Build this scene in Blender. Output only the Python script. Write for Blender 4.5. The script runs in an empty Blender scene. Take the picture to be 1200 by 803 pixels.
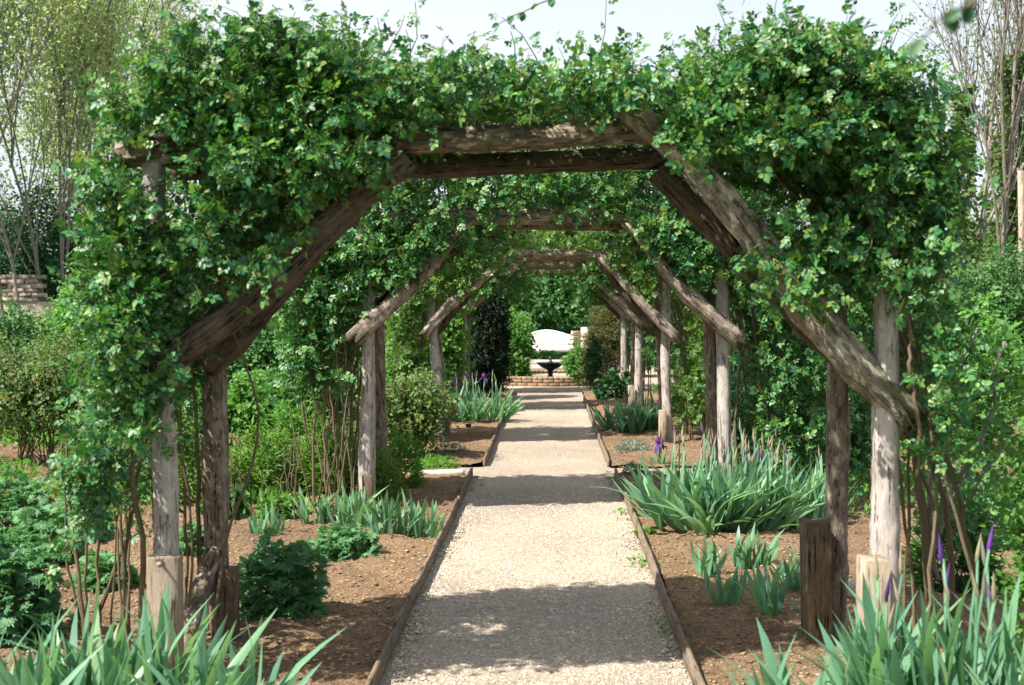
import bpy, math, random
import numpy as np
from mathutils import Vector, Euler
random.seed(7)
R = np.random.default_rng(7)
S = bpy.context.scene
C = S.collection
PI = math.pi

# ------------------------------------------------------------------ camera
CAMZ = 1.63
cd = bpy.data.cameras.new('camera'); cam = bpy.data.objects.new('camera', cd); C.objects.link(cam)
cd.sensor_width = 36; cd.lens = 45; cd.clip_start = .1; cd.clip_end = 1500
cam.location = (0, 0, CAMZ)
cam.rotation_euler = (math.radians(90 - 1.585), 0, math.radians(1.68))
cd.dof.use_dof = True; cd.dof.focus_distance = 10.5; cd.dof.aperture_fstop = 4.5
S.camera = cam
# ------------------------------------------------------------------ sky and sun
SUN_DIR = Vector((-.66, -.40, 1.0)).normalized()          # towards the sun
elev = math.asin(SUN_DIR.z); azim = math.atan2(SUN_DIR.x, SUN_DIR.y)
w = bpy.data.worlds.new('World'); S.world = w; w.use_nodes = True
nt = w.node_tree; nt.nodes.clear()
out = nt.nodes.new('ShaderNodeOutputWorld'); bg = nt.nodes.new('ShaderNodeBackground')
sky = nt.nodes.new('ShaderNodeTexSky'); sky.sky_type = 'NISHITA'; sky.sun_disc = False
sky.sun_elevation = elev; sky.sun_rotation = azim; sky.dust_density = 3.0; sky.air_density = 1.0; sky.ozone_density = 1.0
tc = nt.nodes.new('ShaderNodeTexCoord'); mp = nt.nodes.new('ShaderNodeMapping'); mp.inputs['Scale'].default_value = (1, 1, 3.2)
nz = nt.nodes.new('ShaderNodeTexNoise'); nz.inputs['Scale'].default_value = 1.6; nz.inputs['Detail'].default_value = 5
cr = nt.nodes.new('ShaderNodeValToRGB'); cr.color_ramp.elements[0].position = .3; cr.color_ramp.elements[0].color = (.45,)*3+(1,)
cr.color_ramp.elements[1].position = .72; cr.color_ramp.elements[1].color = (.95,)*3+(1,)
mx = nt.nodes.new('ShaderNodeMix'); mx.data_type = 'RGBA'
L = nt.links.new
L(tc.outputs['Generated'], mp.inputs['Vector']); L(mp.outputs['Vector'], nz.inputs['Vector']); L(nz.outputs['Fac'], cr.inputs['Fac'])
L(cr.outputs['Color'], mx.inputs[0]); L(sky.outputs['Color'], mx.inputs[6]); mx.inputs[7].default_value = (4.5, 4.75, 5.25, 1)
L(mx.outputs[2], bg.inputs['Color']); bg.inputs['Strength'].default_value = .10
L(bg.outputs[0], out.inputs[0])
sd = bpy.data.lights.new('sun', 'SUN'); sun = bpy.data.objects.new('sun', sd); C.objects.link(sun)
sd.energy = 5.0; sd.angle = math.radians(.55); sd.color = (1, .945, .86)
sun.rotation_euler = (-SUN_DIR).to_track_quat('-Z', 'Y').to_euler()
S.view_settings.view_transform = 'Standard'; S.view_settings.look = 'None'; S.view_settings.exposure = 1.18; S.view_settings.gamma = 1
S.cycles.max_bounces = 6; S.cycles.diffuse_bounces = 3; S.cycles.glossy_bounces = 2; S.cycles.transmission_bounces = 4
S.cycles.use_denoising = True; S.cycles.caustics_reflective = False; S.cycles.caustics_refractive = False

# ------------------------------------------------------------------ pixel -> place
_rot = np.array(cam.rotation_euler.to_matrix())
def ray(px, py):
    v = _rot @ np.array([(px-600)/1500, -(py-401.5)/1500, -1.0]); return v
def P(px, py, y):                    # the point of that line of sight at depth y
    v = ray(px, py); return np.array([0, 0, CAMZ]) + v*(y/v[1])
def G(px, py, z=0.0):
    v = ray(px, py); return np.array([0, 0, CAMZ]) + v*((z-CAMZ)/v[2])

# ------------------------------------------------------------------ node helpers
def mat(name):
    m = bpy.data.materials.new(name); m.use_nodes = True; n = m.node_tree
    b = n.nodes['Principled BSDF']; return m, n, b
def N(n, t, **k):
    o = n.nodes.new(t)
    for a, v in k.items(): setattr(o, a, v)
    return o
def ramp(n, src, stops, interp='LINEAR'):
    r = N(n, 'ShaderNodeValToRGB'); e = r.color_ramp.elements; r.color_ramp.interpolation = interp
    while len(e) < len(stops): e.new(.5)
    for i, (p, c) in enumerate(stops): e[i].position = p; e[i].color = (*c, 1)
    n.links.new(src, r.inputs[0]); return r.outputs[0]
def noise(n, scale, detail=4, rough=.55, vec=None, out='Fac'):
    t = N(n, 'ShaderNodeTexNoise'); t.inputs['Scale'].default_value = scale; t.inputs['Detail'].default_value = detail
    t.inputs['Roughness'].default_value = rough
    if vec is not None: n.links.new(vec, t.inputs['Vector'])
    return t.outputs[out]
def mixc(n, f, a, b, mode='MIX'):
    m = N(n, 'ShaderNodeMix', data_type='RGBA', blend_type=mode)
    for i, v in ((0, f), (6, a), (7, b)):
        if isinstance(v, (int, float)): m.inputs[i].default_value = v
        elif isinstance(v, tuple): m.inputs[i].default_value = (*v, 1)
        else: n.links.new(v, m.inputs[i])
    return m.outputs[2]
def bump(n, b, h, strength, dist=.01):
    u = N(n, 'ShaderNodeBump'); u.inputs['Strength'].default_value = strength; u.inputs['Distance'].default_value = dist
    n.links.new(h, u.inputs['Height']); n.links.new(u.outputs[0], b.inputs['Normal'])
def pos(n):
    return N(n, 'ShaderNodeNewGeometry').outputs['Position']

def leaf_mat(name, cols, trans=.35, rough=.45, spec=.4, tcol=1.6):
    m, n, b = mat(name)
    g = N(n, 'ShaderNodeNewGeometry'); oi = N(n, 'ShaderNodeObjectInfo')
    ad = N(n, 'ShaderNodeMath', operation='ADD'); n.links.new(g.outputs['Random Per Island'], ad.inputs[0]); n.links.new(oi.outputs['Random'], ad.inputs[1])
    fr = N(n, 'ShaderNodeMath', operation='FRACT'); n.links.new(ad.outputs[0], fr.inputs[0])
    base = ramp(n, fr.outputs[0], [(i/(len(cols)-1), c) for i, c in enumerate(cols)])
    nz_ = noise(n, 1.7, 3, .5, pos(n))
    var = ramp(n, nz_, [(.3, (.72, .78, .8)), (.7, (1.2, 1.15, 1.0))])
    c = mixc(n, 1.0, base, var, 'MULTIPLY')
    n.links.new(c, b.inputs['Base Color']); b.inputs['Roughness'].default_value = rough
    b.inputs['Specular IOR Level'].default_value = spec
    tr = N(n, 'ShaderNodeBsdfTranslucent'); tcl = mixc(n, 1.0, c, (tcol, tcol*1.05, tcol*.5), 'MULTIPLY'); n.links.new(tcl, tr.inputs[0])
    ms = N(n, 'ShaderNodeMixShader'); ms.inputs[0].default_value = trans
    o = n.nodes['Material Output']; n.links.new(b.outputs[0], ms.inputs[1]); n.links.new(tr.outputs[0], ms.inputs[2]); n.links.new(ms.outputs[0], o.inputs[0])
    return m
M = {}
M['rose'] = leaf_mat('rose_leaf', [(.014, .082, .036), (.022, .115, .040), (.042, .16, .044), (.075, .21, .045), (.026, .13, .055), (.12, .25, .045), (.15, .19, .05)], .2, .45, .4)
M['rose_young'] = leaf_mat('young_rose_leaf', [(.06, .17, .045), (.09, .22, .05), (.13, .26, .055), (.17, .2, .06), (.07, .19, .05)], .38, .42, .4)
M['dark'] = leaf_mat('dark_leaf', [(.014, .06, .02), (.022, .085, .028), (.03, .105, .03), (.02, .075, .03)], .2, .5, .35)
M['bright'] = leaf_mat('bright_leaf', [(.07, .19, .04), (.10, .25, .05), (.14, .29, .06), (.08, .21, .05)], .38, .5, .3)
M['mid'] = leaf_mat('mid_leaf', [(.035, .12, .035), (.055, .16, .045), (.08, .19, .05), (.05, .13, .05)], .32, .5, .35)
M['olive'] = leaf_mat('olive_leaf', [(.06, .14, .04), (.09, .18, .05), (.12, .19, .06), (.17, .15, .07), (.06, .16, .045)], .32, .55, .3)
M['brownish'] = leaf_mat('bronze_leaf', [(.10, .09, .035), (.13, .13, .05), (.08, .11, .04), (.15, .11, .05)], .25, .6, .3)
M['pale'] = leaf_mat('pale_spring_leaf', [(.32, .40, .24), (.38, .44, .29), (.46, .49, .36), (.28, .36, .2), (.40, .42, .31)], .5, .6, .25)
M['bluegreen'] = leaf_mat('bluegreen_leaf', [(.075, .20, .095), (.105, .26, .115), (.14, .31, .14), (.09, .23, .10)], .3, .5, .35)
M['silver'] = leaf_mat('silver_leaf', [(.16, .24, .22), (.2, .28, .27), (.24, .31, .28)], .15, .7, .2)
M['grass'] = leaf_mat('grass_blade', [(.08, .18, .04), (.11, .23, .05), (.14, .26, .06), (.17, .22, .07)], .35, .5, .3)
M['purple'] = leaf_mat('purple_petal', [(.12, .04, .24), (.18, .06, .33), (.14, .05, .3)], .35, .6, .3)
M['bud'] = leaf_mat('iris_bud', [(.30, .22, .2), (.34, .27, .2), (.28, .3, .16), (.25, .14, .28)], .2, .6, .3)

def iris_mat():
    m, n, b = mat('iris_leaf')
    at = N(n, 'ShaderNodeAttribute', attribute_name='wc'); oi = N(n, 'ShaderNodeObjectInfo')
    mpn = N(n, 'ShaderNodeMapping'); mpn.inputs['Scale'].default_value = (260, 260, 1.5); n.links.new(at.outputs['Vector'], mpn.inputs[0])
    st = noise(n, 1, 3, .5, mpn.outputs[0])
    g = N(n, 'ShaderNodeNewGeometry')
    ad = N(n, 'ShaderNodeMath', operation='ADD'); n.links.new(g.outputs['Random Per Island'], ad.inputs[0]); n.links.new(oi.outputs['Random'], ad.inputs[1])
    fr = N(n, 'ShaderNodeMath', operation='FRACT'); n.links.new(ad.outputs[0], fr.inputs[0])
    base = ramp(n, fr.outputs[0], [(0, (.085, .20, .13)), (.35, (.12, .26, .16)), (.7, (.16, .32, .18)), (1, (.22, .35, .18))])
    c = mixc(n, 1.0, base, ramp(n, st, [(.3, (.78, .8, .8)), (.7, (1.15, 1.15, 1.1))]), 'MULTIPLY')
    sx = N(n, 'ShaderNodeSeparateXYZ'); n.links.new(at.outputs['Vector'], sx.inputs[0])
    tipn = N(n, 'ShaderNodeMath', operation='ADD'); n.links.new(sx.outputs[2], tipn.inputs[0])
    sc = N(n, 'ShaderNodeMath', operation='MULTIPLY'); n.links.new(oi.outputs['Random'], sc.inputs[0]); sc.inputs[1].default_value = .07
    n.links.new(sc.outputs[0], tipn.inputs[1])
    tip = ramp(n, tipn.outputs[0], [(1.0, (0, 0, 0)), (1.05, (.8, .8, .8))])
    c = mixc(n, tip, c, (.33, .25, .12))
    n.links.new(c, b.inputs['Base Color']); b.inputs['Roughness'].default_value = .42; b.inputs['Specular IOR Level'].default_value = .35
    tr = N(n, 'ShaderNodeBsdfTranslucent'); n.links.new(mixc(n, 1.0, c, (1.5, 1.6, .8), 'MULTIPLY'), tr.inputs[0])
    ms = N(n, 'ShaderNodeMixShader'); ms.inputs[0].default_value = .3
    o = n.nodes['Material Output']; n.links.new(b.outputs[0], ms.inputs[1]); n.links.new(tr.outputs[0], ms.inputs[2]); n.links.new(ms.outputs[0], o.inputs[0])
    return m
M['iris'] = iris_mat()

def wood_mat(name, dark, mid, light, moss=.5, rough=.85, bs=.6, patch=0):
    m, n, b = mat(name)
    at = N(n, 'ShaderNodeAttribute', attribute_name='wc')
    oi = N(n, 'ShaderNodeObjectInfo')
    rv = N(n, 'ShaderNodeVectorMath', operation='SCALE'); rv.inputs[0].default_value = (3, 5, 7); n.links.new(oi.outputs['Random'], rv.inputs['Scale'])
    ad = N(n, 'ShaderNodeVectorMath', operation='ADD'); n.links.new(at.outputs['Vector'], ad.inputs[0]); n.links.new(rv.outputs[0], ad.inputs[1])
    def mapped(s):
        q = N(n, 'ShaderNodeMapping'); q.inputs['Scale'].default_value = s; n.links.new(ad.outputs[0], q.inputs[0]); return q.outputs[0]
    grain = noise(n, 1, 8, .72, mapped((150, 150, 22)))
    big = noise(n, 1, 6, .7, mapped((16, 16, 5)))
    col = ramp(n, grain, [(.25, dark), (.48, mid), (.72, light)])
    col = mixc(n, ramp(n, big, [(.38, (0,)*3), (.62, (.55,)*3)]), col, tuple(x*.55 for x in mid))
    crk = noise(n, 1, 5, .6, mapped((70, 70, 5)))
    crf = ramp(n, crk, [(.36, (1,)*3), (.43, (0,)*3)])
    col = mixc(n, crf, col, tuple(x*.25 for x in dark))
    if patch:
        pn = noise(n, 1, 9, .68, mapped((20, 20, 11)))
        col = mixc(n, ramp(n, pn, [(.53, (0,)*3), (.57, (patch,)*3)]), col, tuple(min(1, x*1.5) for x in light))
        col = mixc(n, ramp(n, pn, [(.38, (.8,)*3), (.43, (0,)*3)]), col, tuple(x*.7 for x in dark))
    ms = noise(n, 1, 4, .6, mapped((9, 9, 5)))
    mf = ramp(n, ms, [(.62-.14*moss, (0,)*3), (.8-.14*moss, (.75,)*3)])
    mf2 = mixc(n, 1.0, mf, (moss,)*3, 'MULTIPLY')
    col = mixc(n, mf2, col, (.11, .13, .045))
    n.links.new(col, b.inputs['Base Color']); b.inputs['Roughness'].default_value = rough; b.inputs['Specular IOR Level'].default_value = .2
    h = mixc(n, 1.0, grain, ramp(n, crk, [(.36, (0,)*3), (.46, (1,)*3)]), 'MULTIPLY')
    bump(n, b, h, bs, .012)
    return m
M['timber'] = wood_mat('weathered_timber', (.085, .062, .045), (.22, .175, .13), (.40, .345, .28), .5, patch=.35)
M['brace'] = wood_mat('rotting_brace_timber', (.06, .045, .033), (.19, .15, .11), (.38, .32, .25), .7, bs=1.0, patch=.6)
M['pale_brace'] = wood_mat('pale_tan_brace_timber', (.11, .085, .06), (.30, .25, .185), (.50, .44, .35), .75, bs=1.0, patch=.7)  # paler tan wood of the front right brace
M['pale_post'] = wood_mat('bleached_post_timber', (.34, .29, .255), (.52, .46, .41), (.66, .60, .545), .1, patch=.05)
M['dark_brace'] = wood_mat('shade_darkened_brace_timber', (.035, .026, .02), (.12, .092, .068), (.24, .195, .15), .4, bs=1.0, patch=.15)  # shade under the foliage is put into this darker timber colour
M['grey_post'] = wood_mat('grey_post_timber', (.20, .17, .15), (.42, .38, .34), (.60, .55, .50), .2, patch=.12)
M['new_stake'] = wood_mat('pale_sawn_timber', (.22, .17, .12), (.36, .29, .215), (.46, .38, .29), .1, bs=.5)
M['dark_stake'] = wood_mat('dark_stake_timber', (.05, .035, .022), (.14, .10, .06), (.25, .19, .12), .35)
M['board'] = wood_mat('edging_timber', (.09, .065, .045), (.2, .15, .105), (.32, .25, .18), .3)
M['bark'] = wood_mat('cane_bark', (.07, .055, .035), (.17, .13, .08), (.28, .22, .14), .8, bs=.4)
M['cane'] = wood_mat('green_cane', (.08, .08, .03), (.15, .15, .06), (.24, .22, .1), .8, bs=.2)
M['treebark'] = wood_mat('tree_bark', (.12, .105, .085), (.24, .21, .175), (.36, .32, .27), .3)
M['yew'] = leaf_mat('shade_darkened_yew_needles', [(.008, .022, .011), (.014, .032, .015), (.02, .045, .02)], .1, .6, .2)  # near black: the yew's shade is put into the needle colour

def ground_mat(name, stops, scale, bstr, fine=90, moss=None):
    m, n, b = mat(name); p = pos(n)
    f1 = noise(n, scale, 8, .68, p); f2 = noise(n, fine, 4, .7, p); f3 = noise(n, .8, 3, .5, p)
    c = ramp(n, f2, stops)
    c = mixc(n, 1.0, c, ramp(n, f1, [(.3, (.62, .6, .6)), (.7, (1.2, 1.18, 1.12))]), 'MULTIPLY')
    c = mixc(n, 1.0, c, ramp(n, f3, [(.32, (.78, .77, .77)), (.68, (1.12, 1.1, 1.06))]), 'MULTIPLY')
    if moss: c = mixc(n, ramp(n, noise(n, 1.3, 6, .6, p), [(.5, (0,)*3), (.62, (.8,)*3)]), c, moss)
    n.links.new(c, b.inputs['Base Color']); b.inputs['Roughness'].default_value = .95; b.inputs['Specular IOR Level'].default_value = .1
    h = N(n, 'ShaderNodeMath', operation='MULTIPLY_ADD'); n.links.new(f1, h.inputs[0]); h.inputs[1].default_value = 1.2; n.links.new(f2, h.inputs[2])
    bump(n, b, h.outputs[0], bstr, .03)
    return m
M['gravel'] = ground_mat('gravel_path', [(.3, (.19, .155, .125)), (.45, (.40, .34, .28)), (.6, (.51, .44, .365)), (.75, (.62, .56, .48))], 22, .7, 75)
M['soil'] = ground_mat('mulched_soil', [(.3, (.11, .072, .045)), (.48, (.26, .175, .108)), (.62, (.36, .255, .165)), (.78, (.47, .36, .25))], 16, .9, 60)
M['turf'] = ground_mat('rough_grass', [(.3, (.03, .07, .02)), (.5, (.06, .12, .03)), (.7, (.11, .18, .05))], 8, .8, 40)
def simple(name, col, rough=.8, nscale=0, var=.2, bs=0, spec=.3, metal=0):
    m, n, b = mat(name)
    if nscale:
        f = noise(n, nscale, 6, .65, pos(n)); oi = N(n, 'ShaderNodeObjectInfo')
        c = ramp(n, f, [(.3, tuple(x*(1-var) for x in col)), (.7, tuple(min(1, x*(1+var)) for x in col))])
        c = mixc(n, 1.0, c, ramp(n, oi.outputs['Random'], [(0, (.75,)*3), (1, (1.2,)*3)]), 'MULTIPLY')
        n.links.new(c, b.inputs['Base Color'])
        if bs: bump(n, b, f, bs, .01)
    else: b.inputs['Base Color'].default_value = (*col, 1)
    b.inputs['Roughness'].default_value = rough; b.inputs['Specular IOR Level'].default_value = spec; b.inputs['Metallic'].default_value = metal
    return m
M['stone'] = simple('pale_stone', (.5, .45, .36), .9, 14, .3, .5)
M['brick'] = simple('old_brick', (.27, .19, .12), .9, 30, .35, .5)
M['wall_stone'] = simple('pinkish_wall_stone', (.34, .26, .21), .95, 9, .4, .6)
M['mortar'] = simple('lime_mortar', (.42, .36, .27), .95, 40, .2, .3)
M['pebble'] = leaf_mat('loose_stone', [(.50, .43, .35), (.40, .335, .27), (.58, .52, .44), (.28, .24, .2), (.47, .39, .31), (.66, .62, .56), (.17, .15, .13)], 0, .85, .2)
M['chip'] = leaf_mat('mulch_chip', [(.30, .205, .13), (.22, .145, .09), (.37, .27, .18), (.15, .10, .065), (.43, .33, .23), (.27, .18, .11)], 0, .9, .1)
M['bronze'] = simple('dark_bronze', (.018, .022, .018), .55, 20, .5, .3, .5)
M['white'] = simple('white_paint', (.82, .81, .77), .5, 5, .06)
M['black'] = simple('black_plastic', (.02, .02, .022), .4)
M['iron'] = simple('rusty_nail', (.25, .18, .13), .5, 60, .3)
M['water'] = simple('pool_water', (.03, .04, .03), .08, 0)

# ------------------------------------------------------------------ objects
def tagit(o, label=None, cat=None, group=None, kind=None):
    if label: o['label'] = label
    if cat: o['category'] = cat
    if group: o['group'] = group
    if kind: o['kind'] = kind
    return o
def thing(name, loc, label, cat, group=None):
    o = bpy.data.objects.new(name, None); o.empty_display_size = .1; o.location = Vector(loc); C.objects.link(o)
    return tagit(o, label, cat, group)
def origin_of(p):
    v = Vector((0, 0, 0))
    while p is not None: v += p.location; p = p.parent
    return v
def make_mesh(name, V, F, m, off=(0, 0, 0), smooth=False, wc=None):
    """V (n,3) array; F list of int arrays, each (k, 3) or (k, 4)"""
    V = np.asarray(V, float) - np.asarray(off, float)
    me = bpy.data.meshes.new(name)
    F = [np.asarray(f, np.int32) for f in (F if isinstance(F, list) else [F]) if len(f)]
    loops = np.concatenate([f.ravel() for f in F]); tot = np.concatenate([np.full(len(f), f.shape[1], np.int32) for f in F])
    st = np.concatenate([[0], np.cumsum(tot)[:-1]]).astype(np.int32)
    me.vertices.add(len(V)); me.vertices.foreach_set('co', V.ravel().astype(np.float32))
    me.loops.add(len(loops)); me.loops.foreach_set('vertex_index', loops)
    me.polygons.add(len(tot)); me.polygons.foreach_set('loop_start', st); me.polygons.foreach_set('loop_total', tot)
    if smooth: me.polygons.foreach_set('use_smooth', np.ones(len(tot), bool))
    if wc is not None:
        a = me.attributes.new('wc', 'FLOAT_VECTOR', 'POINT'); a.data.foreach_set('vector', np.asarray(wc, np.float32).ravel())
    me.update(calc_edges=True)
    me.materials.append(m)
    return me
def add(name, V, F, m, parent=None, smooth=False, wc=None, kind=None, label=None):
    me = make_mesh(name, V, F, m, origin_of(parent), smooth, wc)
    o = bpy.data.objects.new(name, me); C.objects.link(o)
    if parent: o.parent = parent
    return tagit(o, label, None, None, kind)
class Geo:                           # gathers pieces of geometry
    def __init__(s): s.V = []; s.T = []; s.Q = []; s.W = []; s.n = 0
    def put(s, V, T=None, Q=None, W=None):
        V = np.asarray(V, float)
        if T is not None and len(T): s.T.append(np.asarray(T, np.int64)+s.n)
        if Q is not None and len(Q): s.Q.append(np.asarray(Q, np.int64)+s.n)
        s.V.append(V); s.W.append(np.asarray(W, float) if W is not None else V*1.0); s.n += len(V)
    def build(s, name, m, parent=None, smooth=False, kind=None, label=None):
        F = []
        if s.T: F.append(np.concatenate(s.T))
        if s.Q: F.append(np.concatenate(s.Q))
        return add(name, np.concatenate(s.V), F, m, parent, smooth, np.concatenate(s.W), kind, label)

def tube(g, pts, rad, sides=5, cap=True):
    pts = np.asarray(pts, float); n = len(pts); rad = np.broadcast_to(np.asarray(rad, float), (n,))
    t = np.gradient(pts, axis=0); t /= np.linalg.norm(t, axis=1)[:, None]+1e-9
    ref = np.array([.31, .17, .93]) if abs(t[:, 2]).mean() < .8 else np.array([.93, .3, .1])
    a = np.cross(t, ref); a /= np.linalg.norm(a, axis=1)[:, None]+1e-9; b = np.cross(t, a)
    ang = np.arange(sides)*2*PI/sides
    ring = (np.cos(ang)[None, :, None]*a[:, None, :] + np.sin(ang)[None, :, None]*b[:, None, :])*rad[:, None, None]
    V = (pts[:, None, :]+ring).reshape(-1, 3)
    ln = np.concatenate([[0], np.cumsum(np.linalg.norm(np.diff(pts, axis=0), axis=1))])
    W = np.stack([np.broadcast_to(np.cos(ang)*.03, (n, sides)), np.broadcast_to(np.sin(ang)*.03, (n, sides)), np.broadcast_to(ln[:, None], (n, sides))], -1).reshape(-1, 3)+R.random(3)
    i = np.arange(n-1)[:, None]*sides; j = np.arange(sides)[None]; k = (j+1) % sides
    Q = np.stack([i+j, i+k, i+sides+k, i+sides+j], -1).reshape(-1, 4)
    T = None
    if cap:
        V = np.concatenate([V, pts[:1], pts[-1:]]); W = np.concatenate([W, W[:1], W[-1:]])
        j = np.arange(sides); k = (j+1) % sides; c0 = n*sides; c1 = c0+1; o = (n-1)*sides
        T = np.concatenate([np.stack([k, j, np.full(sides, c0)], -1), np.stack([o+j, o+k, np.full(sides, c1)], -1)])
    g.put(V, T, Q, W)

def log(p0, p1, r0, r1, seed, sides=18, segs=26, square=.35, wob=.02, sway=.03, aspect=1.0, groove=.09, rag=.0):
    """a rough timber from p0 to p1: out-of-round section, sway, grooves and hollows, closed ends"""
    rg = np.random.default_rng(seed)
    p0 = np.asarray(p0, float); p1 = np.asarray(p1, float); D = p1-p0; Ln = np.linalg.norm(D); D = D/Ln
    if Ln > 1 and segs >= 24: sides = 30; segs = int(Ln*36)
    ref = np.array([0, 1., 0]) if abs(D[1]) < .8 else np.array([1., 0, 0])
    a = np.cross(ref, D); a /= np.linalg.norm(a); b = np.cross(D, a)
    t = np.linspace(0, 1, segs); ph = rg.random(12)*2*PI
    cx = sway*(np.sin(t*3.1+ph[0])*.6+np.sin(t*7+ph[1])*.3)-sway*(np.sin(ph[0])*.6)
    cy = sway*(np.sin(t*2.7+ph[2])*.6+np.sin(t*6+ph[3])*.3)-sway*(np.sin(ph[2])*.6)
    rr = r0+(r1-r0)*t; rr = rr*(1+.06*np.sin(t*9+ph[4])+.05*np.sin(t*23+ph[5])+wob*.5*rg.normal(size=segs))
    ang = np.arange(sides)*2*PI/sides
    A, T_ = np.meshgrid(ang, t)
    sq = 1/np.maximum(np.abs(np.cos(A+.2)), np.abs(np.sin(A+.2)))
    prof = (1-square)+square*sq
    gr = groove*(np.sin(3*A+ph[6]+2*T_)*.5+np.sin(5*A+ph[7]-3*T_)*.4+np.sin(9*A+ph[8]+1.5*np.sin(5*T_+ph[9]))*.5)
    nn = rg.normal(size=A.shape)*.02
    for q_ in range(7):
        f_ = rg.integers(1, 7); nn = nn+groove*.22*np.sin(f_*A+rg.random()*6.3+rg.normal()*1.2)*np.sin(T_*Ln*(4+rg.random()*22)+rg.random()*6.3)
    rad = rr[:, None]*prof*(1+gr*.6+nn)
    tt = T_*Ln
    if rag:                                      # ragged, split ends
        jag = rag*np.abs(rg.normal(size=sides)); tt[-1] += jag; tt[0] -= rag*np.abs(rg.normal(size=sides))
    V = p0+D*tt[..., None]+a*(cx[:, None]+rad*np.cos(A)*aspect)[..., None]+b*(cy[:, None]+rad*np.sin(A))[..., None]
    W = np.stack([rad*np.cos(A), rad*np.sin(A), tt], -1)
    g = Geo(); i = np.arange(segs-1)[:, None]*sides; j = np.arange(sides)[None]; k = (j+1) % sides
    Q = np.stack([i+j, i+k, i+sides+k, i+sides+j], -1).reshape(-1, 4)
    Vv = V.reshape(-1, 3); Wv = W.reshape(-1, 3)
    c0 = V[0].mean(0)-D*.002; c1 = V[-1].mean(0)-D*.01
    Vv = np.concatenate([Vv, [c0, c1]]); Wv = np.concatenate([Wv, [[0, 0, 0], [0, 0, Ln]]])
    j = np.arange(sides); k = (j+1) % sides; n0 = segs*sides; o = (segs-1)*sides
    T = np.concatenate([np.stack([k, j, np.full(sides, n0)], -1), np.stack([o+j, o+k, np.full(sides, n0+1)], -1)])
    g.put(Vv, T, Q, Wv+rg.random(3)*3); return g

def box(g, c, s, rz=0, bev=.006, jit=0, tilt=(0, 0)):
    """a box with chamfered edges; c centre, s full size"""
    hx, hy, hz = (x/2 for x in s); bv = min(bev, hx*.4, hy*.4, hz*.4)
    pts = []
    for sx in (-1, 1):
        for sy in (-1, 1):
            for sz in (-1, 1):
                pts += [(sx*(hx-bv), sy*(hy-bv), sz*hz), (sx*(hx-bv), sy*hy, sz*(hz-bv)), (sx*hx, sy*(hy-bv), sz*(hz-bv))]
    V = np.array(pts)+(R.normal(size=(24, 3))*jit if jit else 0)
    def ix(sx, sy, sz, w): return ((sx*2+sy)*2+sz)*3+w
    Q = []; T = []
    def q(a, b, c_, d, out_):
        f = [a, b, c_, d]; n_ = np.cross(V[b]-V[a], V[c_]-V[a])
        if np.dot(n_, out_) < 0: f.reverse()
        Q.append(f)
    for s1 in (0, 1):
        o_ = s1*2-1
        q(ix(0, 0, s1, 0), ix(1, 0, s1, 0), ix(1, 1, s1, 0), ix(0, 1, s1, 0), (0, 0, o_))
        q(ix(0, s1, 0, 1), ix(1, s1, 0, 1), ix(1, s1, 1, 1), ix(0, s1, 1, 1), (0, o_, 0))
        q(ix(s1, 0, 0, 2), ix(s1, 1, 0, 2), ix(s1, 1, 1, 2), ix(s1, 0, 1, 2), (o_, 0, 0))
    for s1 in (0, 1):
        for s2 in (0, 1):
            a, b = s1*2-1, s2*2-1
            q(ix(0, s1, s2, 0), ix(1, s1, s2, 0), ix(1, s1, s2, 1), ix(0, s1, s2, 1), (0, a, b))
            q(ix(s1, 0, s2, 0), ix(s1, 1, s2, 0), ix(s1, 1, s2, 2), ix(s1, 0, s2, 2), (a, 0, b))
            q(ix(s1, s2, 0, 1), ix(s1, s2, 1, 1), ix(s1, s2, 1, 2), ix(s1, s2, 0, 2), (a, b, 0))
    for sx in (0, 1):
        for sy in (0, 1):
            for sz in (0, 1):
                f = [ix(sx, sy, sz, 0), ix(sx, sy, sz, 1), ix(sx, sy, sz, 2)]
                n_ = np.cross(V[f[1]]-V[f[0]], V[f[2]]-V[f[0]])
                if np.dot(n_, (sx*2-1, sy*2-1, sz*2-1)) < 0: f.reverse()
                T.append(f)
    W = V.copy()
    e = np.array(Euler((tilt[0], tilt[1], rz)).to_matrix())
    g.put(V@e.T+np.asarray(c), T, Q, W+R.random(3)*3)
def lathe(g, c, prof, sides=20):
    prof = np.asarray(prof, float); n = len(prof); ang = np.arange(sides)*2*PI/sides
    V = np.stack([prof[:, 0][:, None]*np.cos(ang), prof[:, 0][:, None]*np.sin(ang), np.broadcast_to(prof[:, 1][:, None], (n, sides))], -1).reshape(-1, 3)+np.asarray(c)
    i = np.arange(n-1)[:, None]*sides; j = np.arange(sides)[None]; k = (j+1) % sides
    g.put(V, None, np.stack([i+j, i+k, i+sides+k, i+sides+j], -1).reshape(-1, 4))

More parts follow.
